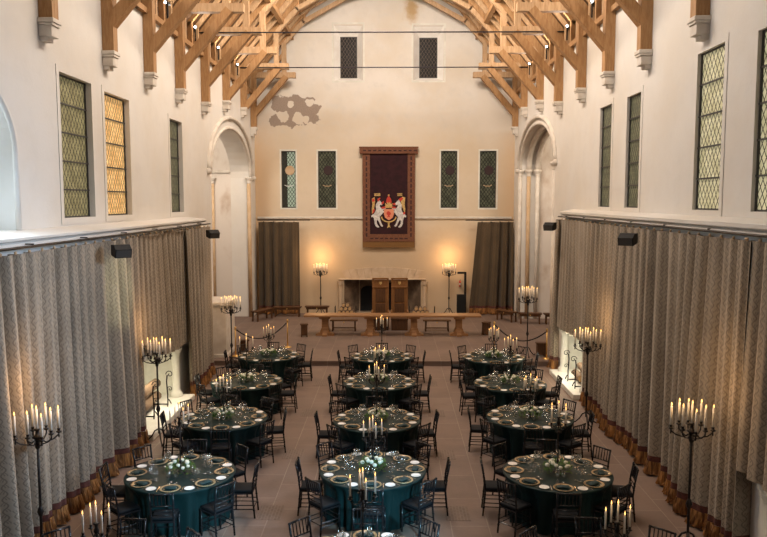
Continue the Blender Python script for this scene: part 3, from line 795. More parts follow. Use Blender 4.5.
shape([(84,118),(108,104),(112,140),(106,180),(98,222),(86,238),(84,200),(90,160)], 'banner', 'heraldgold', 1)
shape([(360-x*0+0, 0) for x in ()] or [(356,106),(330,100),(318,130),(326,170),(340,206),(352,240),(356,200),(350,160)], 'banner', 'heraldgold', 1)
for pts in ([(86,122),(104,116),(110,136),(90,144)], [(92,206),(110,198),(104,226),(90,240)], [(128,126),(146,108),(156,112),(140,142)], [(160,150),(182,134),(182,152),(166,166)], [(300,122),(326,104),(340,116),(318,140)], [(250,158),(270,150),(282,166),(262,170)], [(240,176),(280,184),(276,196),(244,194)], [(338,228),(354,222),(354,242),(340,246)], [(160,186),(206,174),(206,190),(170,200)]):
    shape(pts, 'red_mantling', 'heraldred', 3)
ch = [hc(222+58*cos(pi+pi*k/14*1.0), 262+42*sin(pi*k/14)) for k in range(15)]
tq(MB().tube([(x, yt-.02, z) for x, z in ch], .035, 6), 'collar_chain', 'heraldgold')
shape([(212,300),(232,300),(228,330),(238,352),(224,344),(208,356),(216,330)], 'pendant_badge', 'heraldgold', 3)
for x0, x1, txt in ((104, 152, 'IN'), (290, 330, 'DEFENS')):
    shape([(x0,74),(x1,72),(x1+2,94),(x0+2,96)], 'scroll', 'heraldgold', 2)
    cu = bpy.data.curves.new('scroll_lettering', 'FONT'); cu.body = txt; cu.size = .11 if txt == 'IN' else .07; cu.align_x = 'CENTER'; cu.align_y = 'CENTER'; cu.extrude = .002
    cu.materials.append(M['heraldblack'])
    o = link('lettering', cu); bpy.context.view_layer.update()
    me = bpy.data.meshes.new_from_object(o.evaluated_get(bpy.context.evaluated_depsgraph_get())); bpy.data.objects.remove(o); bpy.data.curves.remove(cu)
    o = link('scroll_lettering', me, tp); xx, zz = hc((x0+x1)/2, 84)
    o.location = (xx-.1, -.032, zz-3.3); o.rotation_euler = (pi/2, 0, 0)

# ------------------------------------------------------------------ dais furniture
t = thing('trestle_table', 'long pale oak table on four carved pedestals across the dais', 'table', (.27, 28.75, DZ))
MB().bb((-3.42, -.36, .76), (3.42, .36, .83), .01).build('tabletop', 'oaktable', t)
for x in (-2.62, -.87, .84, 2.58):
    p = MB().bb((x-.13, -.12, .16), (x+.13, .12, .70), .02).build('pedestal', 'oaktable', t)
    MB().bb((x-.22, -.3, .68), (x+.22, .3, .76), .02).build('bolster', 'oaktable', p)
    MB().prism([(x-.36, 0), (x+.36, 0), (x+.36, .07), (x+.2, .12), (x+.14, .30), (x-.14, .30), (x-.2, .12), (x-.36, .07)], -.16, .16, 'xz').build('foot', 'oaktable', p)
    MB().prism([(-.34, 0), (.34, 0), (.34, .07), (.2, .12), (.13, .32), (-.13, .32), (-.2, .12), (-.34, .07)], x-.09, x+.09, 'yz').build('foot', 'oaktable', p)
def bench(label, loc, rz, L, d=.34, h=.46, group='oak benches round the dais', solid=False, back=False):
    t = thing('bench', label, 'bench', loc, rz, group)
    MB().bb((-L/2, -d/2, h-.05), (L/2, d/2, h), .008).build('seat', 'oakdark', t)
    if solid: MB().bb((-L/2+.06, -d/2+.03, h-.14), (L/2-.06, -d/2+.06, h-.05)).build('apron', 'oakdark', t)
    else: MB().bb((-L/2+.1, -.02, .1), (L/2-.1, .02, .14)).build('stretcher', 'oakdark', t)
    for x in (-L/2+.12, L/2-.12):
        for y in (-d/2+.05, d/2-.05): MB().bar((x, y, h-.04), (x*1.03, y*1.1, 0), .055, .055, (0,1,0)).build('leg', 'oakdark', t)
    MB().ball((0, -d/2-.004, h-.09), .03, 1, (1, .3, 1)).build('brass_plate', 'brass', t)
bench('low oak bench behind the long table, just left of the thrones', (-1.68, 29.75, DZ), 0, 1.12)
bench('low oak bench behind the long table, just right of the thrones', (2.06, 29.75, DZ), 0, 1.12)
bench('oak bench in front of the brown curtain left of the dais wall', (-4.48, 33.4, DZ), 0, 1.28, solid=True)
bench('oak bench between the left brown curtain and the wall candelabrum', (-3.15, 33.6, DZ), 0, 1.1, solid=True)
bench('oak bench set at an angle in the left corner of the dais', (-5.45, 32.45, DZ), RD(66), 1.3, solid=True)
bench('oak bench with short end nearest the right brown curtain', (5.25, 32.3, DZ), RD(-55), 1.1, solid=True)
bench('oak bench across the front of the right bay, left one of two', (6.15, 31.6, DZ), RD(-8), 1.0, solid=True)
bench('oak bench across the front of the right bay, right one of two', (7.2, 31.5, DZ), RD(-4), 1.0, solid=True)
def stool(label, loc, rz=0, w=.32, h=.47):
    t = thing('stool', label, 'stool', loc, rz, 'slab-sided oak stools')
    MB().bb((-w/2-.02, -.14, h-.045), (w/2+.02, .14, h), .006).build('seat', 'oakdark', t)
    for x, s in ((-w/2+.03, -1), (w/2-.03, 1)): MB().prism([(-.15, 0), (-.05, 0), (0, .12), (.05, 0), (.15, 0), (.12, h-.04), (-.12, h-.04)], x-.018, x+.018, 'yz').build('end_board', 'oakdark', t)
    MB().bb((-w/2+.04, -.11, .06), (w/2-.04, -.085, h-.045)).build('front_board', 'oakdark', t)
stool('slab-sided oak stool at the left end of the long table', (-3.14, 28.45, DZ), RD(8), .27, .5)
stool('slab-sided oak stool at the right end of the long table', (3.95, 28.95, DZ), RD(60), .27, .5)
stool('slab-sided oak stool beside the left brass rope post', (-4.85, 25.3, DZ), RD(15))
stool('slab-sided oak stool beside the right brass rope post', (5.28, 24.88, DZ), 0, .3)
def throne(label, loc):
    t = thing('throne_chair', label, 'throne', loc, 0, 'carved oak thrones behind the long table')
    w = .33
    MB().bb((-w, -.34, .0), (w, .30, .44), .01).build('seat_box', 'oakdark', t)
    MB().bb((-w-.02, -.37, .44), (w+.02, .30, .49), .01).build('seat', 'oakdark', t)
    b = MB().bb((-w+.05, .25, .49), (w-.05, .29, 2.0)).build('back_panel', 'oakthrone', t)
    for z0, z1 in ((.62, 1.02), (1.08, 1.62)): MB().bb((-w+.13, .225, z0), (w-.13, .25, z1), .008).build('carved_panel', 'oakdark', b)
    for x in (-w+.03, w-.03): MB().bb((x-.04, .22, 0), (x+.04, .30, 2.06)).build('back_post', 'oakthrone', t)
    MB().bb((-w-.01, .20, 1.68), (w+.01, .31, 1.74), .006).build('crest_rail', 'oakthrone', t)
    MB().bb((-w-.01, .20, 2.02), (w+.01, .31, 2.08), .006).build('top_rail', 'oakthrone', t)
    for s in (-1, 1):
        a = MB().bb((s*w-.035, -.34, .72), (s*w+.035, .26, .77), .008).build('arm', 'oakthrone', t)
        MB().lathe([(.03, .49), (.04, .55), (.025, .6), (.035, .68), (.03, .72)], (s*w, -.30, 0), 8).build('arm_post', 'oakthrone', a)
    MB().prism([(-.05, 1.92), (.05, 1.92), (.05, 1.84), (0, 1.79), (-.05, 1.84)], .235, .25, 'xz').build('gilt_shield', 'heraldgold', t)
M['oakthrone'] = wood('throne_oak', (.28, .125, .04), (.17, .07, .02), 4)
throne('carved high-backed oak throne with gilt shield, left of the pair', (-.22, 30.15, DZ))
throne('carved high-backed oak throne with gilt shield, right of the pair', (.56, 30.15, DZ))

t = thing('barrier_stand', 'black steel post with projecting arm and dark box by the right curtain', 'stand', (3.6, 33.95, DZ))
MB().bb((-.05, -.05, 0), (.05, .05, 1.98)).build('post', 'speaker', t)
MB().bb((-.36, -.05, 1.90), (.05, .05, 1.99)).build('arm', 'speaker', t)
MB().bb((-.38, -.12, 0), (.0, .12, .95), .01).build('box', 'speaker', t)
t = thing('fire_extinguisher', 'small red fire extinguisher hung beside the black steel post', 'fire extinguisher', (3.40, YE-.07, 1.42)); t.scale = (.75, .75, .7)
MB().lathe([(0, 0), (.06, .0), (.065, .03), (.065, .34), (.04, .40), (.02, .42), (0, .42)], (0, 0, 0), 10).build('cylinder', 'redmetal', t, True)
MB().tube([(0, 0, .42), (.06, 0, .46)], .015, 6).build('valve', 'speaker', t); MB().bb((-.03, .066, .2), (.03, .088, .3)).build('wall_mount', 'speaker', t)
MB().bb((-.05, -.068, .12), (.05, -.062, .24)).build('instruction_plate', 'paper', t)
t = thing('wall_telephone', 'small black box fixed on the wall left of the right brown curtain', 'intercom', (4.02+.18, YE-.004, 1.55))
MB().bb((-.22, -.10, 0), (.10, 0, .12), .01).build('hood', 'speaker', t); MB().bb((-.20, -.05, -.35), (-.05, 0, 0), .01).build('body_panel', 'paper', t)

gx = 'split logs stacked beside the great fireplace'
for sd, xs, nm in ((-1, (-2.25, -1.5), 'left'), (1, (1.15, 2.1), 'right')):
    n = 0
    for row in range(3 if sd < 0 else 2):
        m_ = 4-row
        for k in range(m_):
            x = xs[0]+.1+(k+.5*row)*.19 if sd < 0 else xs[0]+.1+(k+.5*row)*.2
            log(f'small split log in the {nm} stack beside the great fireplace', (x, 33.62+.02*k, DZ+.16+row*.165), (x+.02, 34.1, DZ+.16+row*.165), .085, gx+f' on the {nm}')
    t = thing('log_rack', f'low iron log rack {nm} of the great fireplace', 'log rack', ((xs[0]+xs[1])/2, 33.85, DZ), 0, 'iron log racks')
    w = (xs[1]-xs[0])/2+.1
    for y in (-.16, .16):
        MB().tube([(-w, y, .055), (w, y, .055)], .016, 6).build('rail', 'iron', t)
        for x in (-w, w): MB().tube([(x, y, 0), (x, y, .42)], .016, 6).build('upright', 'iron', t)
    
# rope barriers
def post(label, loc):
    t = thing('rope_post', label, 'barrier post', loc, 0, 'brass rope posts')
    MB().lathe([(0, 0), (.14, 0), (.14, .02), (.04, .05), (.0, .05)], (0,0,0), 14).build('base', 'brass', t, True)
    MB().tube([(0, 0, .04), (0, 0, .92)], .024, 8).build('pole', 'brass', t, True)
    MB().lathe([(.024, .9), (.04, .92), (.03, .95), (.038, .98), (.02, 1.01), (0, 1.02)], (0,0,0), 10).build('finial', 'brass', t, True)
def rope(label, a, b, sag):
    a, b = Vector(a), Vector(b)
    o = MB().tube([a.lerp(b, k/12)-Vector((0,0,sag*4*(k/12)*(1-k/12))) for k in range(13)], .022, 6).build('barrier_rope', 'rope', smooth=True)
    tag(o, label, 'rope', 'black barrier ropes')
post('brass rope post beside the stool on the left of the dais', (-5.02, 24.75, DZ)); post('brass rope post behind the table nearest dais, left row', (-3.48, 26.3, DZ))
rope('black rope slung between the two left brass posts', (-4.98, 24.78, 1.06), (-3.51, 26.27, 1.06), .42)
post('brass rope post in front of the right bay curtain', (5.38, 24.45, DZ)); post('brass rope post hidden among candles behind the table nearest dais, right row', (3.84, 25.9, DZ))
rope('black rope slung between the two right brass posts', (5.35, 24.48, 1.06), (3.87, 25.87, 1.06), .42)

# loudspeakers on the curtain rails
def spk(label, loc, s, rz=0):
    t = thing('loudspeaker', label, 'loudspeaker', loc, rz, 'black wedge loudspeakers on the side walls'); t.scale = (.82, .8, .82)
    MB().prism([(-.15, -.11), (.14, -.17), (.19, .02), (.06, .13), (-.15, .13)], -.19, .19, 'xz').build('cabinet', 'speaker', t)
    MB().prism([(.146, -.155), (.190, .008), (.196, .006), (.152, -.158)], -.17, .17, 'xz').build('grille', 'leadbar', t)
    MB().bb((-.26, -.03, .03), (-.15, .03, .07)).build('mounting_arm', 'iron', t)
spk('black wedge loudspeaker nearer the camera on the left curtain rail', (-4.88, 14.05, 4.46), -1, RD(-52))
spk('black wedge loudspeaker at the dais end of the left curtain rail', (-4.88, 21.3, 4.46), -1, RD(-52))
spk('black wedge loudspeaker nearer the camera on the right curtain rail', (4.98, 15.0, 4.64), 1, RD(232))
spk('black wedge loudspeaker at the dais end of the right curtain rail', (4.98, 22.4, 4.64), 1, RD(232))

# ------------------------------------------------------------------ banquet tables
def make_chair():
    t = thing('banquet_chair', '', 'chair', (0,0,0), 0)
    b = MB()
    b.prism([(-.20, .19), (.20, .19), (.175, -.18), (-.175, -.18)], .425, .452, 'xy'); b.build('seat', 'black', t)
    b = MB().box((0, .01, .478), (.37, .36, .05), bev=.02); b.build('seat_pad', 'cushion', t, True)
    def ringed(pts, r, zs):
        b = MB().tube(pts, r, 7)
        for z in zs:
            for p, q in zip(pts, pts[1:]):
                if p[2] <= z <= q[2]:
                    f = (z-p[2])/(q[2]-p[2]); c_ = Vector(p).lerp(Vector(q), f)
                    b.lathe([(.0, -.008), (r*1.35 if not isinstance(r, list) else .02, -.005), (r*1.35 if not isinstance(r, list) else .02, .005), (0, .008)], c_, 7)
        return b
    for s in (-1, 1):
        ringed([(s*.185, .175, 0), (s*.18, .172, .43)], .015, (.14, .3)).build('leg', 'black', t, True)
        ringed([(s*.175, -.215, 0), (s*.17, -.175, .44), (s*.172, -.20, .68), (s*.178, -.245, .92)], .016, (.14, .3, .55, .62, .9)).build('leg', 'black', t, True)
    bk = MB()
    MB().tube([(-.178, -.243, .905), (0, -.256, .905), (.178, -.243, .905)], .015, 6).build('top_rail', 'black', t, True)
    for z, y, r in ((.70, -.204, .011), (.62, -.193, .011), (.55, -.186, .011)):
        bk.tube([(-.175, y, z), (0, y-.012, z), (.175, y, z)], r, 6)
    bo = bk.build('backrest', 'black', t, True)
    for k in range(5):
        x = -.116+k*.058
        MB().tube([(x, -.212, .70), (x, -.252, .90)], .0085, 5).build('spindle', 'black', bo)
    for s in (-1, 1):
        MB().tube([(s*.183, .174, .16), (s*.174, -.2, .16)], .009, 5).tube([(s*.183, .174, .23), (s*.174, -.195, .23)], .009, 5).build('stretcher', 'black', t)
    MB().tube([(-.183, .174, .20), (.183, .174, .20)], .009, 5).tube([(-.183, .174, .27), (.183, .174, .27)], .009, 5).build('stretcher', 'black', t)
    MB().tube([(-.174, -.2, .19), (.174, -.2, .19)], .009, 5).build('stretcher', 'black', t)
    return t
def make_candelabrum(tall):
    A = .86 if tall else .56
    t = thing('table_candelabrum', '', 'candelabrum')
    MB().lathe([(0, 0), (.085, 0), (.085, .012), (.05, .025), (.02, .06), (.012, .09), (0, .09)], (0,0,0), 12).build('base', 'iron', t, True)
    MB().tube([(0, 0, .08), (0, 0, A+.06)], .0115, 8).build('pole', 'iron', t, True)
    for z in (.2, A*.55): MB().lathe([(.011, -.03), (.022, -.015), (.026, 0), (.022, .015), (.011, .03)], (0, 0, z), 8).build('knop', 'iron', t, True)
    MB().lathe([(.012, -.07), (.03, -.04), (.035, -.02), (.02, .02), (.02, .05), (.04, .07), (.042, .08), (0, .08)], (0, 0, A+.03), 10).build('centre_cup', 'iron', t, True)
    for k in range(4):
        a = RD(20+90*k); u = Vector((cos(a), sin(a), 0))
        pts = [u*.015+Vector((0,0,A-.02)), u*.06+Vector((0,0,A-.085)), u*.11+Vector((0,0,A-.09)), u*.155+Vector((0,0,A-.05)), u*.165+Vector((0,0,A-.01))]
        ar = MB().tube(pts, .009, 6).build('arm', 'iron', t, True)
        MB().lathe([(.006, -.03), (.03, -.012), (.034, -.008), (.016, -.004), (.017, .03), (.022, .034), (0, .034)], u*.165+Vector((0,0,A)), 9).build('candle_cup', 'iron', ar, True)
        MB().tube([u*.05+Vector((0,0,A-.1)), u*.08+Vector((0,0,A-.145)), u*.05+Vector((0,0,A-.17)), u*.02+Vector((0,0,A-.15))], .006, 5).build('scroll', 'iron', ar, True)
    return t
def make_candle(L, r):
    t = thing('candle', '', 'candle')
    MB().lathe([(0, 0), (r, 0), (r, L*.6), (r*.94, L-.004), (r*.6, L), (0, L-.002)], (0,0,0), 9).build('wax_stick', 'wax', t, True)
    MB().tube([(0, 0, L-.003), (.001, 0, L+.012)], .0015, 4).build('wick', 'wick', t)
    f = r*.62
    MB().lathe([(0, 0), (f*.7, .006), (f, .016), (f*.75, .032), (f*.3, .048), (0, .058)], (0, 0, L+.005), 8).build('flame', 'flame', t, True)
    return t
def make_garland(seed):
    r = random.Random(seed)
    t = thing('flower_garland', '', 'flowers')
    lf = MB()
    for k in range(330):
        a = r.uniform(0, TAU); d = .095+.135*r.random()**.8; h = .015+.16*(1-((d-.14)/.13)**2)*r.random()
        c_ = Vector((d*cos(a), d*sin(a), max(.012, h))); w = r.uniform(.012, .022); l = r.uniform(.035, .065)
        o = Vector((cos(a+r.uniform(-.9, .9)), sin(a+r.uniform(-.9, .9)), r.uniform(-.1, .9))).normalized()
        sd = o.cross(Vector((r.uniform(-.4, .4), r.uniform(-.4, .4), 1))).normalized()*w
        v = [lf.b.verts.new(p) for p in (c_, c_+o*l*.5+sd, c_+o*l, c_+o*l*.5-sd)]
        for q in v: q.co.z = max(q.co.z, .004)
        lf.b.faces.new(v)
    lf.build('foliage', 'leaf', t)
    rs = None
    for k in range(12):
        a = k*TAU/12*1.0+r.uniform(-.2, .2); d = r.choice((.12, .155, .19)); z = .165-.5*abs(d-.125)+r.uniform(0, .02)
        q = r.uniform(.030, .043)
        b = MB().ball((0, 0, 0), q, 2, (1, 1, .85))
        for v in b.b.verts: v.co *= 1+.10*sin(9*math.atan2(v.co.y, v.co.x)+v.co.z*160)
        o = b.build('rose', 'rose', t, True); o.location = (d*cos(a), d*sin(a), z)
    return t
def cloth_mesh(seed):
    r = random.Random(seed); ph = [r.uniform(0, TAU) for _ in range(5)]
    nu = 144; zs = [.762, .765, .763, .752, .73, .66, .55, .40, .25, .12, .015]
    def fn(i, j):
        a = TAU*i/nu
        f = sin(19*a+ph[0]+.8*sin(3*a+ph[1])) + .5*sin(31*a+ph[2])
        g = max(0, j-3)/7
        fold = .026*f*min(1, g*1.6)
        rad = (.60, .90, .918, .925, .918, .90, .893, .89, .888, .886, .885)[j] + fold - .012*g
        if j >= 9: rad += .012*f
        dd = abs((a+pi/8) % (pi/4) - pi/8)
        if j >= 5: rad -= (.03 if j == 5 else .065)*max(0, min(1, (.34-dd)/.12))
        return (rad*cos(a), rad*sin(a), zs[j])
    b = MB().grid(fn, nu, len(zs), closed=True)
    b.b.verts.ensure_lookup_table()
    ring_ = [b.b.verts[i*len(zs)] for i in range(nu)]
    cv = b.b.verts.new((0, 0, .762))
    for i in range(nu): b.b.faces.new((cv, ring_[i], ring_[(i+1)%nu]))
    return b.mesh('tablecloth', 'cloth', True)
CLOTHS = [cloth_mesh(s) for s in (1, 2, 3, 4)]
def make_table():
    t = thing('banquet_table', '', 'table')
    MB().lathe([(0, .735), (.88, .735), (.89, .745), (.88, .757), (0, .757)], (0,0,0), 40).build('tabletop', 'oakdark', t)
    for k in range(4):
        a = RD(45+90*k); MB().tube([(.5*cos(a), .5*sin(a), .735), (.56*cos(a), .56*sin(a), 0)], .02, 6).build('leg', 'iron', t)
    return t
def make_charger():
    t = thing('charger_plate', '', 'charger plate')
    MB().lathe([(0, .004), (.10, .004), (.115, .006), (.135, .011)], (0,0,0), 28).build('well', 'charger', t, True)
    b = MB().lathe([(.132, .009), (.150, .015), (.166, .017), (.168, .013), (.15, .006), (.132, .004)], (0,0,0), 28)
    for k in range(36): b.ball((.150*cos(TAU*k/36), .150*sin(TAU*k/36), .016), .008, 0)
    b.build('beaded_rim', 'gold', t)
    return t
def napkin_mesh():
    b = MB().box((0, 0, .012), (.20, .09, .018), bev=.006)
    b.box((.03, .012, .024), (.12, .075, .010), rot=(0, 0, .1), bev=.003)
    return b.mesh('napkin', 'napkin', True)
def side_mesh(): return MB().lathe([(0, .006), (.05, .006), (.062, .010), (.082, .016), (.084, .014), (.06, .003), (0, .001)], (0,0,0), 24).mesh('side_plate', 'china', True)
def glass_mesh(nm, H, R, stem, foot):
    return MB().lathe([(0, .002), (foot, .002), (foot*.9, .006), (.006, .012), (.004, .03), (.004, stem), (R*.6, stem+.012), (R, stem+(H-stem)*.42), (R*.82, H), (R*.80, H), (R*.96, stem+(H-stem)*.42), (R*.5, stem+.016), (0, stem+.012)], (0,0,0), 12).mesh(nm, 'glass', True)
GL = [('red wine glass', glass_mesh('wine_glass', .215, .044, .10, .036)), ('water goblet', glass_mesh('wine_glass', .185, .040, .085, .034)), ('slim champagne flute', glass_mesh('wine_glass', .235, .027, .095, .032))]
def fork_mesh():
    b = MB().bb((-.004, -.095, .001), (.004, .04, .004)).bb((-.011, .04, .001), (.011, .062, .004))
    for k in range(4): b.bb((-.011+k*.0065, .06, .001), (-.0085+k*.0065, .1, .004))
    return b.mesh('fork', 'steel')
def knife_mesh(): return MB().bb((-.006, -.105, .001), (.006, -.01, .005)).prism([(-.006, -.01), (.006, -.01), (.008, .07), (.002, .115), (-.006, .11)], .001, .003, 'xy').mesh('knife', 'steel')
NAP, SIDE, FORK, KNIFE = napkin_mesh(), side_mesh(), fork_mesh(), knife_mesh()

ROWS = {
 'left':   [(-3.40, 8.85, 0, False, [0, 1]), (-3.36, 12.35, 3, True, None), (-3.34, 15.58, 8, False, None), (-3.48, 18.82, -2, True, None), (-3.44, 22.05, 4, False, None)],
 'middle': [(-.12, 9.22, 0, True, None), (-.08, 12.55, 0, False, None), (-.07, 15.50, 3, True, None), (-.07, 18.80, 0, False, None), (-.05, 21.95, 0, True, None)],
 'right':  [(3.05, 8.95, 0, False, None), (3.09, 12.45, -5, True, None), (3.22, 15.72, -8, False, None), (3.26, 18.70, 3, True, None), (3.27, 21.85, -4, False, None)],
}
TN = ['cut-off foremost table', 'fourth table from dais', 'third table from dais', 'second table from dais', 'table nearest dais']
DIR = ['right', 'back-right', 'back', 'back-left', 'left', 'front-left', 'front', 'front-right']
def dname(a): return DIR[int(round((a % TAU)/(pi/4))) % 8]
CH0, CA = make_chair(), {True: make_candelabrum(True), False: make_candelabrum(False)}
CN0, FC0, TB0, CP0 = make_candle(.225, .0125), None, make_table(), make_charger()
GARS = [make_garland(k) for k in (1, 2, 3)]
used = set()
def place(src, loc, rz, label, group):
    if src.name not in used:
        used.add(src.name); kids(src)
        for c_ in kids(src): kids(c_)
        src.location = loc; src.rotation_euler = (0, 0, rz); src['label'] = label; src['group'] = group
        return src
    return dup(src, loc, rz, label, None, group)
def leafobj(nm, me, loc, rz, label, cat, group):
    return tag(link(nm, me, None, loc, rz), label, cat, group)
ZT = .766
rnd = random.Random(12)
gi = 0
LAMPS = []
for row, lst in ROWS.items():
    for k, (x, y, ph, tall, _) in enumerate(lst):
        T = f'{TN[k]}, {row} row'
        place(TB0, (x, y, 0), RD(10*k), f'round banquet table hidden under its green cloth, {T}', 'round banquet tables')
        rz = RD(ph)
        leafobj('tablecloth', CLOTHS[(k+len(row)) % 4], (x, y, 0), rz, f'dark green floor-length round tablecloth on the {T}', 'tablecloth', 'green round tablecloths')
        place(CA[tall], (x, y, ZT), RD({('left', 0): 25, ('middle', 0): -4, ('right', 0): -8, ('middle', 1): 0, ('left', 1): 20, ('right', 1): 12}.get((row, k), rnd.uniform(-10, 20))), f'{"tall" if tall else "shorter"} black five-branch candelabrum on the {T}', 'black table candelabra')
        cr = (CA[tall] if True else None)
        A = .86 if tall else .56
        # the arms' turn of this copy
        turn = [o for o in COL.objects if o.name.startswith('table_candelabrum')][-1].rotation_euler[2] if False else None
        gi += 1
        place(GARS[gi % 3], (x, y, ZT), RD(rnd.uniform(0, 360)), f'low ring of white roses and greenery on the {T}', 'rose garlands on the tables')
        LAMPS.append((x, y, ZT+A+.42, 'table'))
        for i in range(8):
            a = RD(ph+45*i); u = Vector((cos(a), sin(a), 0)); v = Vector((-sin(a), cos(a), 0)); d = dname(a)
            face = a+pi/2
            c_ = Vector((x, y, 0))
            vis = True
            if k == 0: vis = 0 < sin(a)-.3
            if vis:
                jr = rnd.uniform(1.045, 1.085); ja = rnd.uniform(-.07, .07); q = c_+u*jr+v*rnd.uniform(-.03, .03)
                place(CH0, q, a+pi/2+ja, f'black spindle-back chair at the {d} of the {T}', f'black banquet chairs, {row} row')
            if k == 0 and not (row == 'middle' and sin(a) > .5): continue
            p = c_+u*.735+Vector((0, 0, ZT+.001))
            place(CP0, p, a, f'gold-rimmed charger plate at the {d} setting, {T}', 'gold-rimmed charger plates')
            leafobj('napkin', NAP, p+Vector((0, 0, .012)), a+pi/2+rnd.uniform(-.25, .25), f'folded green napkin on the {d} charger, {T}', 'napkin', 'folded green napkins')
            s_ = a+RD(22.5)
            leafobj('side_plate', SIDE, c_+Vector((cos(s_), sin(s_), 0))*.80+Vector((0,0,ZT+.001)), a, f'small white side plate left of the {d} setting, {T}' if False else f'small white side plate by the {d} setting, {T}', 'side plate', 'white side plates')
            for (gn, gm), (gr, gt) in zip(GL, ((.52, -.075), (.475, .03), (.435, -.06))):
                leafobj('wine_glass', gm, c_+u*(gr+rnd.uniform(-.008, .008))+v*(gt+rnd.uniform(-.006, .006))+Vector((0,0,ZT)), rnd.uniform(0, 6), f'{gn} at the {d} setting, {T}', 'wine glass', 'stemmed glasses on the tables')
            if k in (1, 2) or (k == 0):
                leafobj('fork', FORK, c_+u*.745+v*.195+Vector((0,0,ZT+.001)), a+pi/2, f'fork at the {d} setting, {T}', 'fork', 'forks')
                leafobj('knife', KNIFE, c_+u*.745-v*.195+Vector((0,0,ZT+.001)), a+pi/2, f'knife at the {d} setting, {T}', 'knife', 'knives')

# candles on the table candelabra
cands = [o for o in list(COL.objects) if o.name.startswith('table_candelabrum')]
for o in cands:
    T = o['label'].split(' on the ')[1]; tall = o['label'].startswith('tall'); A = .86 if tall else .56
    place(CN0, o.location+Vector((0, 0, A+.112)), 0, f'tall centre candle on the candelabrum of the {T}', 'white candles on the tables')
    for k in range(4):
        a = RD(20+90*k)+o.rotation_euler[2]
        place(CN0, o.location+Vector((cos(a)*.165, sin(a)*.165, A+.035)), 0, f'white candle in the {("right","back","left","front")[k]} arm cup, candelabrum of the {T}', 'white candles on the tables')

# ------------------------------------------------------------------ floor candelabra
def make_floor():
    t = thing('floor_candelabrum', '', 'candelabrum')
    H = 1.93
    MB().tube([(0, 0, .22), (0, 0, H+.02)], .02, 8).build('pole', 'iron', t, True)
    for z, r in ((.78, .05), (H-.12, .04)): MB().lathe([(.02, -.08), (.035, -.05), (r, 0), (.035, .05), (.02, .08)], (0, 0, z), 8).build('knop', 'iron', t, True)
    for k in range(3):
        a = RD(30+120*k); u = Vector((cos(a), sin(a), 0)); z = Vector((0,0,1))
        MB().tube([u*.02+z*.32, u*.09+z*.28, u*.16+z*.16, u*.26+z*.06, u*.33+z*.03, u*.36+z*.06, u*.34+z*.085], [.018, .018, .017, .016, .02, .014, .01], 6).build('foot', 'iron', t, True)
    MB().lathe([(.02, -.06), (.07, -.02), (.075, .0), (.03, .02), (.024, .08), (.045, .10), (.045, .115), (0, .115)], (0, 0, H), 10).build('centre_cup', 'iron', t, True)
    for k in range(8):
        a = TAU*k/8; u = Vector((cos(a), sin(a), 0)); z = Vector((0,0,1)); R = .30 if k % 2 == 0 else .225
        ar = MB().tube([u*.02+z*(H-.05), u*R*.4+z*(H-.11), u*R*.75+z*(H-.08), u*R*.97+z*(H-.03), u*R+z*(H-.0)], .011, 6).build('arm', 'iron', t, True)
        MB().lathe([(.008, -.09), (.012, -.07), (.008, -.03), (.04, -.008), (.045, .0), (.02, .004), (.022, .045), (.03, .05), (0, .05)], u*R+z*(H+(.02 if k % 2 == 0 else .05)), 9).build('candle_cup', 'iron', ar, True)
    return t
FC0 = make_floor(); FN0 = make_candle(.29, .0185)
FLO = [(-4.99, 10.7, 0, 6, 'before the long left curtain at the front'), (4.80, 11.1, 0, 15, 'before the long right curtain at the front'),
       (-4.95, 16.2, 0, 0, 'beside the left fireplace'), (4.92, 17.6, 0, 10, 'beside the right fireplace'),
       (-4.88, 23.5, 0, 20, 'by the stone pier left of the step'), (4.8, 24.8, DZ, 5, 'on the dais by the right rope barrier'),
       (-3.02, 33.95, DZ, 0, 'left of the great fireplace'), (2.86, 33.95, DZ, 12, 'right of the great fireplace')]
for x, y, z, tw, where in FLO:
    tw = math.degrees(math.atan2(-(x-.25), y))+11
    place(FC0, (x, y, z), RD(tw), f'tall black iron floor candelabrum {where}', 'tall iron floor candelabra')
    H = 1.93
    LAMPS.append((x, y, z+2.55, 'floor'))
    place(FN0, (x, y, z+H+.115), 0, f'centre candle on floor candelabrum {where}', 'candles on the floor candelabra')
    for k in range(8):
        a = TAU*k/8+RD(tw); R = .30 if k % 2 == 0 else .225
        place(FN0, (x+cos(a)*R, y+sin(a)*R, z+H+(.07 if k % 2 == 0 else .10)), 0, f'candle, {DIR[k]} cup, floor candelabrum {where}', 'candles on the floor candelabra')

# ------------------------------------------------------------------ lights
def lamp(typ, loc, power, color, rot=None, size=None, size_y=None, radius=None, spread=None, target=None):
    d = bpy.data.lights.new('lamp', typ); d.energy = power; d.color = color
    o = bpy.data.objects.new('light', d); COL.objects.link(o); o.location = loc
    if typ == 'AREA':
        d.shape = 'RECTANGLE'; d.size = size; d.size_y = size_y or size
        if spread: d.spread = spread
    elif radius is not None: d.shadow_soft_size = radius
    if target is not None:
        o.rotation_euler = (Vector(target)-Vector(loc)).to_track_quat('-Z', 'Y').to_euler()
    return o
WARM, CAND, COOL = (1, .865, .735), (1, .60, .28), (.60, .79, 1)
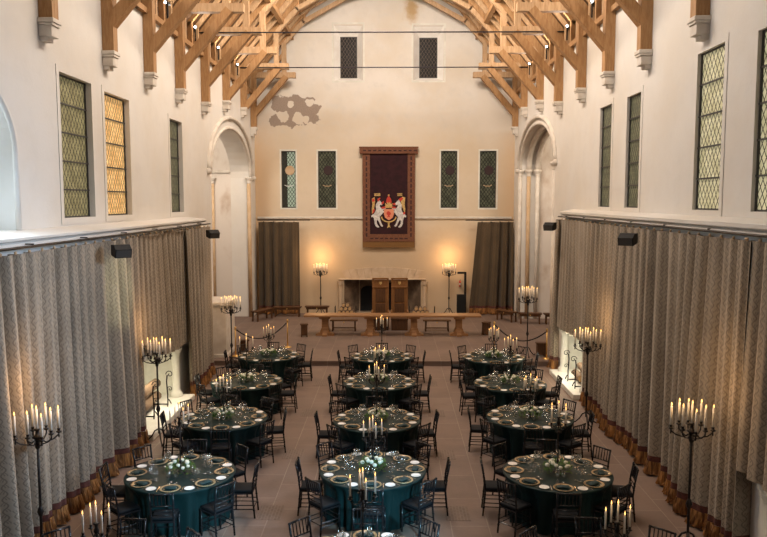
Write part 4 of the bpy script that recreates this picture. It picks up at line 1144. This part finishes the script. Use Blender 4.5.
# added unseen area lights under the ridge, brightening each wall from above the collars
for s in (-1, 1):
    for y, p in ((15.2, 420), (20.2, 380), (25.2, 400)):
        lamp('AREA', (XC+s*.3, y, 13.6), p, (1, .91, .83) if y < 16 else (1, .85, .70), size=5.5, size_y=1.2, target=(XC+s*6, y, 10.2))
lamp('AREA', (XC, 26, 14.0), 700, (1, .88, .77), size=5, size_y=1.2, target=(XC, 34.5, 11.5))  # added unseen light that brightens the end wall
lamp('AREA', (XC, 13, 15.6), 110, (1, .86, .72), size=3, size_y=12, target=(XC, 13.001, 0))  # added overhead fill for the floor and tables
lamp('AREA', (XC, 27, 15.2), 70, (1, .84, .68), size=3, size_y=9, target=(XC, 27.001, 0))  # added overhead fill above the dais
# roof uplight from the wall tops
for y in (14.9, 18, 20.7, 23.5, 26.6, 29.8):
    for s in (-1, 1): lamp('AREA', (rx(s, 5.5), y, 10.5), 30, (1, .9, .78), size=.3, size_y=.3, target=(rx(s, 2.6), y, 15))
# cool daylight from the gallery end
lamp('AREA', (0, -2.5, 7.5), 25, COOL, size=9, size_y=4, target=(0, 12, 1))
lamp('AREA', (5.3, 11.2, 6.6), 190, (.55, .74, 1), size=1.3, size_y=2.4, spread=RD(75), target=(-5.3, 10.2, 2.2))
sp_ = lamp('SPOT', (4.6, -2.2, 6.4), 15000, (.36, .76, 1.), radius=.3, target=(.15, 11.7, .35)); sp_.data.spot_size = RD(9); sp_.data.spot_blend = .8
sp_ = lamp('SPOT', (4.6, -2.2, 6.4), 15000, (.36, .76, 1.), radius=.3, target=(-2.9, 11.6, .35)); sp_.data.spot_size = RD(7); sp_.data.spot_blend = .8
lamp('AREA', (XL+.2, 10.8, 6.2), 60, COOL, size=1.2, size_y=1.6, target=(2, 12, 2))
sp_ = lamp('SPOT', (5.5, 13.4, 7.2), 3200, (.95, 1., .72), radius=.12, target=(-5.3, 15.0, 3.6)); sp_.data.spot_size = RD(9); sp_.data.spot_blend = .5
for x, y, z, kind in LAMPS:
    if kind == 'floor': lamp('POINT', (x-(.25 if x > 4 else -.25 if x < -4 else 0), y-.1, z+.12), 24 if y < 30 else 42, CAND, radius=.22)
    else: lamp('POINT', (x, y, z), 2.2, CAND, radius=.08)
lamp('AREA', (-6.0, 18.3, 1.5), 58, (1, .90, .66), size=.5, size_y=2.2, target=(-5.9, 18.3, 0))
lamp('AREA', (6.0, 21.5, 1.5), 58, (1, .92, .72), size=.5, size_y=2.2, target=(5.9, 21.5, 0))
lamp('AREA', (6.0, 8.9, 1.4), 30, (1, .95, .85), size=.5, size_y=1.6, target=(5.9, 8.9, 0))  # added light to brighten the near chimneypiece, no lamp known there
lamp('AREA', (-8.2, 29.5, 8.2), 160, (1, .88, .74), size=1.5, size_y=1.5, target=(-8.0, 33.4, 3.5))
lamp('AREA', (8.2, 29.5, 8.2), 120, (1, .84, .66), size=1.5, size_y=1.5, target=(8.0, 33.0, 3.5))

w = bpy.data.worlds.new('hall_ambience'); bpy.context.scene.world = w; w.use_nodes = True
w.node_tree.nodes['Background'].inputs[0].default_value = (.5, .5, .55, 1); w.node_tree.nodes['Background'].inputs[1].default_value = .2

# ------------------------------------------------------------------ camera
F, W_, H_ = 746., 767., 537.
cam = bpy.data.cameras.new('camera'); co = bpy.data.objects.new('camera', cam); COL.objects.link(co)
cam.sensor_width = 36; cam.sensor_fit = 'HORIZONTAL'; cam.lens = F*36/W_; cam.clip_end = 200
co.location = (.25, 0, 5.4)
yaw = math.atan((392-W_/2)/F); pit = math.atan((200.5-H_/2)/math.hypot(F, 392-W_/2))
fw = Vector((-sin(yaw)*cos(pit), cos(yaw)*cos(pit), sin(pit)))
co.rotation_euler = fw.to_track_quat('-Z', 'Y').to_euler()
sc = bpy.context.scene; sc.camera = co
sc.view_settings.view_transform = 'Standard'; sc.view_settings.look = 'None'; sc.view_settings.exposure = 0
sc.cycles.use_denoising = True
sc.cycles.max_bounces = 6; sc.cycles.diffuse_bounces = 2; sc.cycles.glossy_bounces = 2; sc.cycles.transparent_max_bounces = 12
sc.cycles.caustics_reflective = False; sc.cycles.caustics_refractive = False; sc.cycles.sample_clamp_indirect = 4
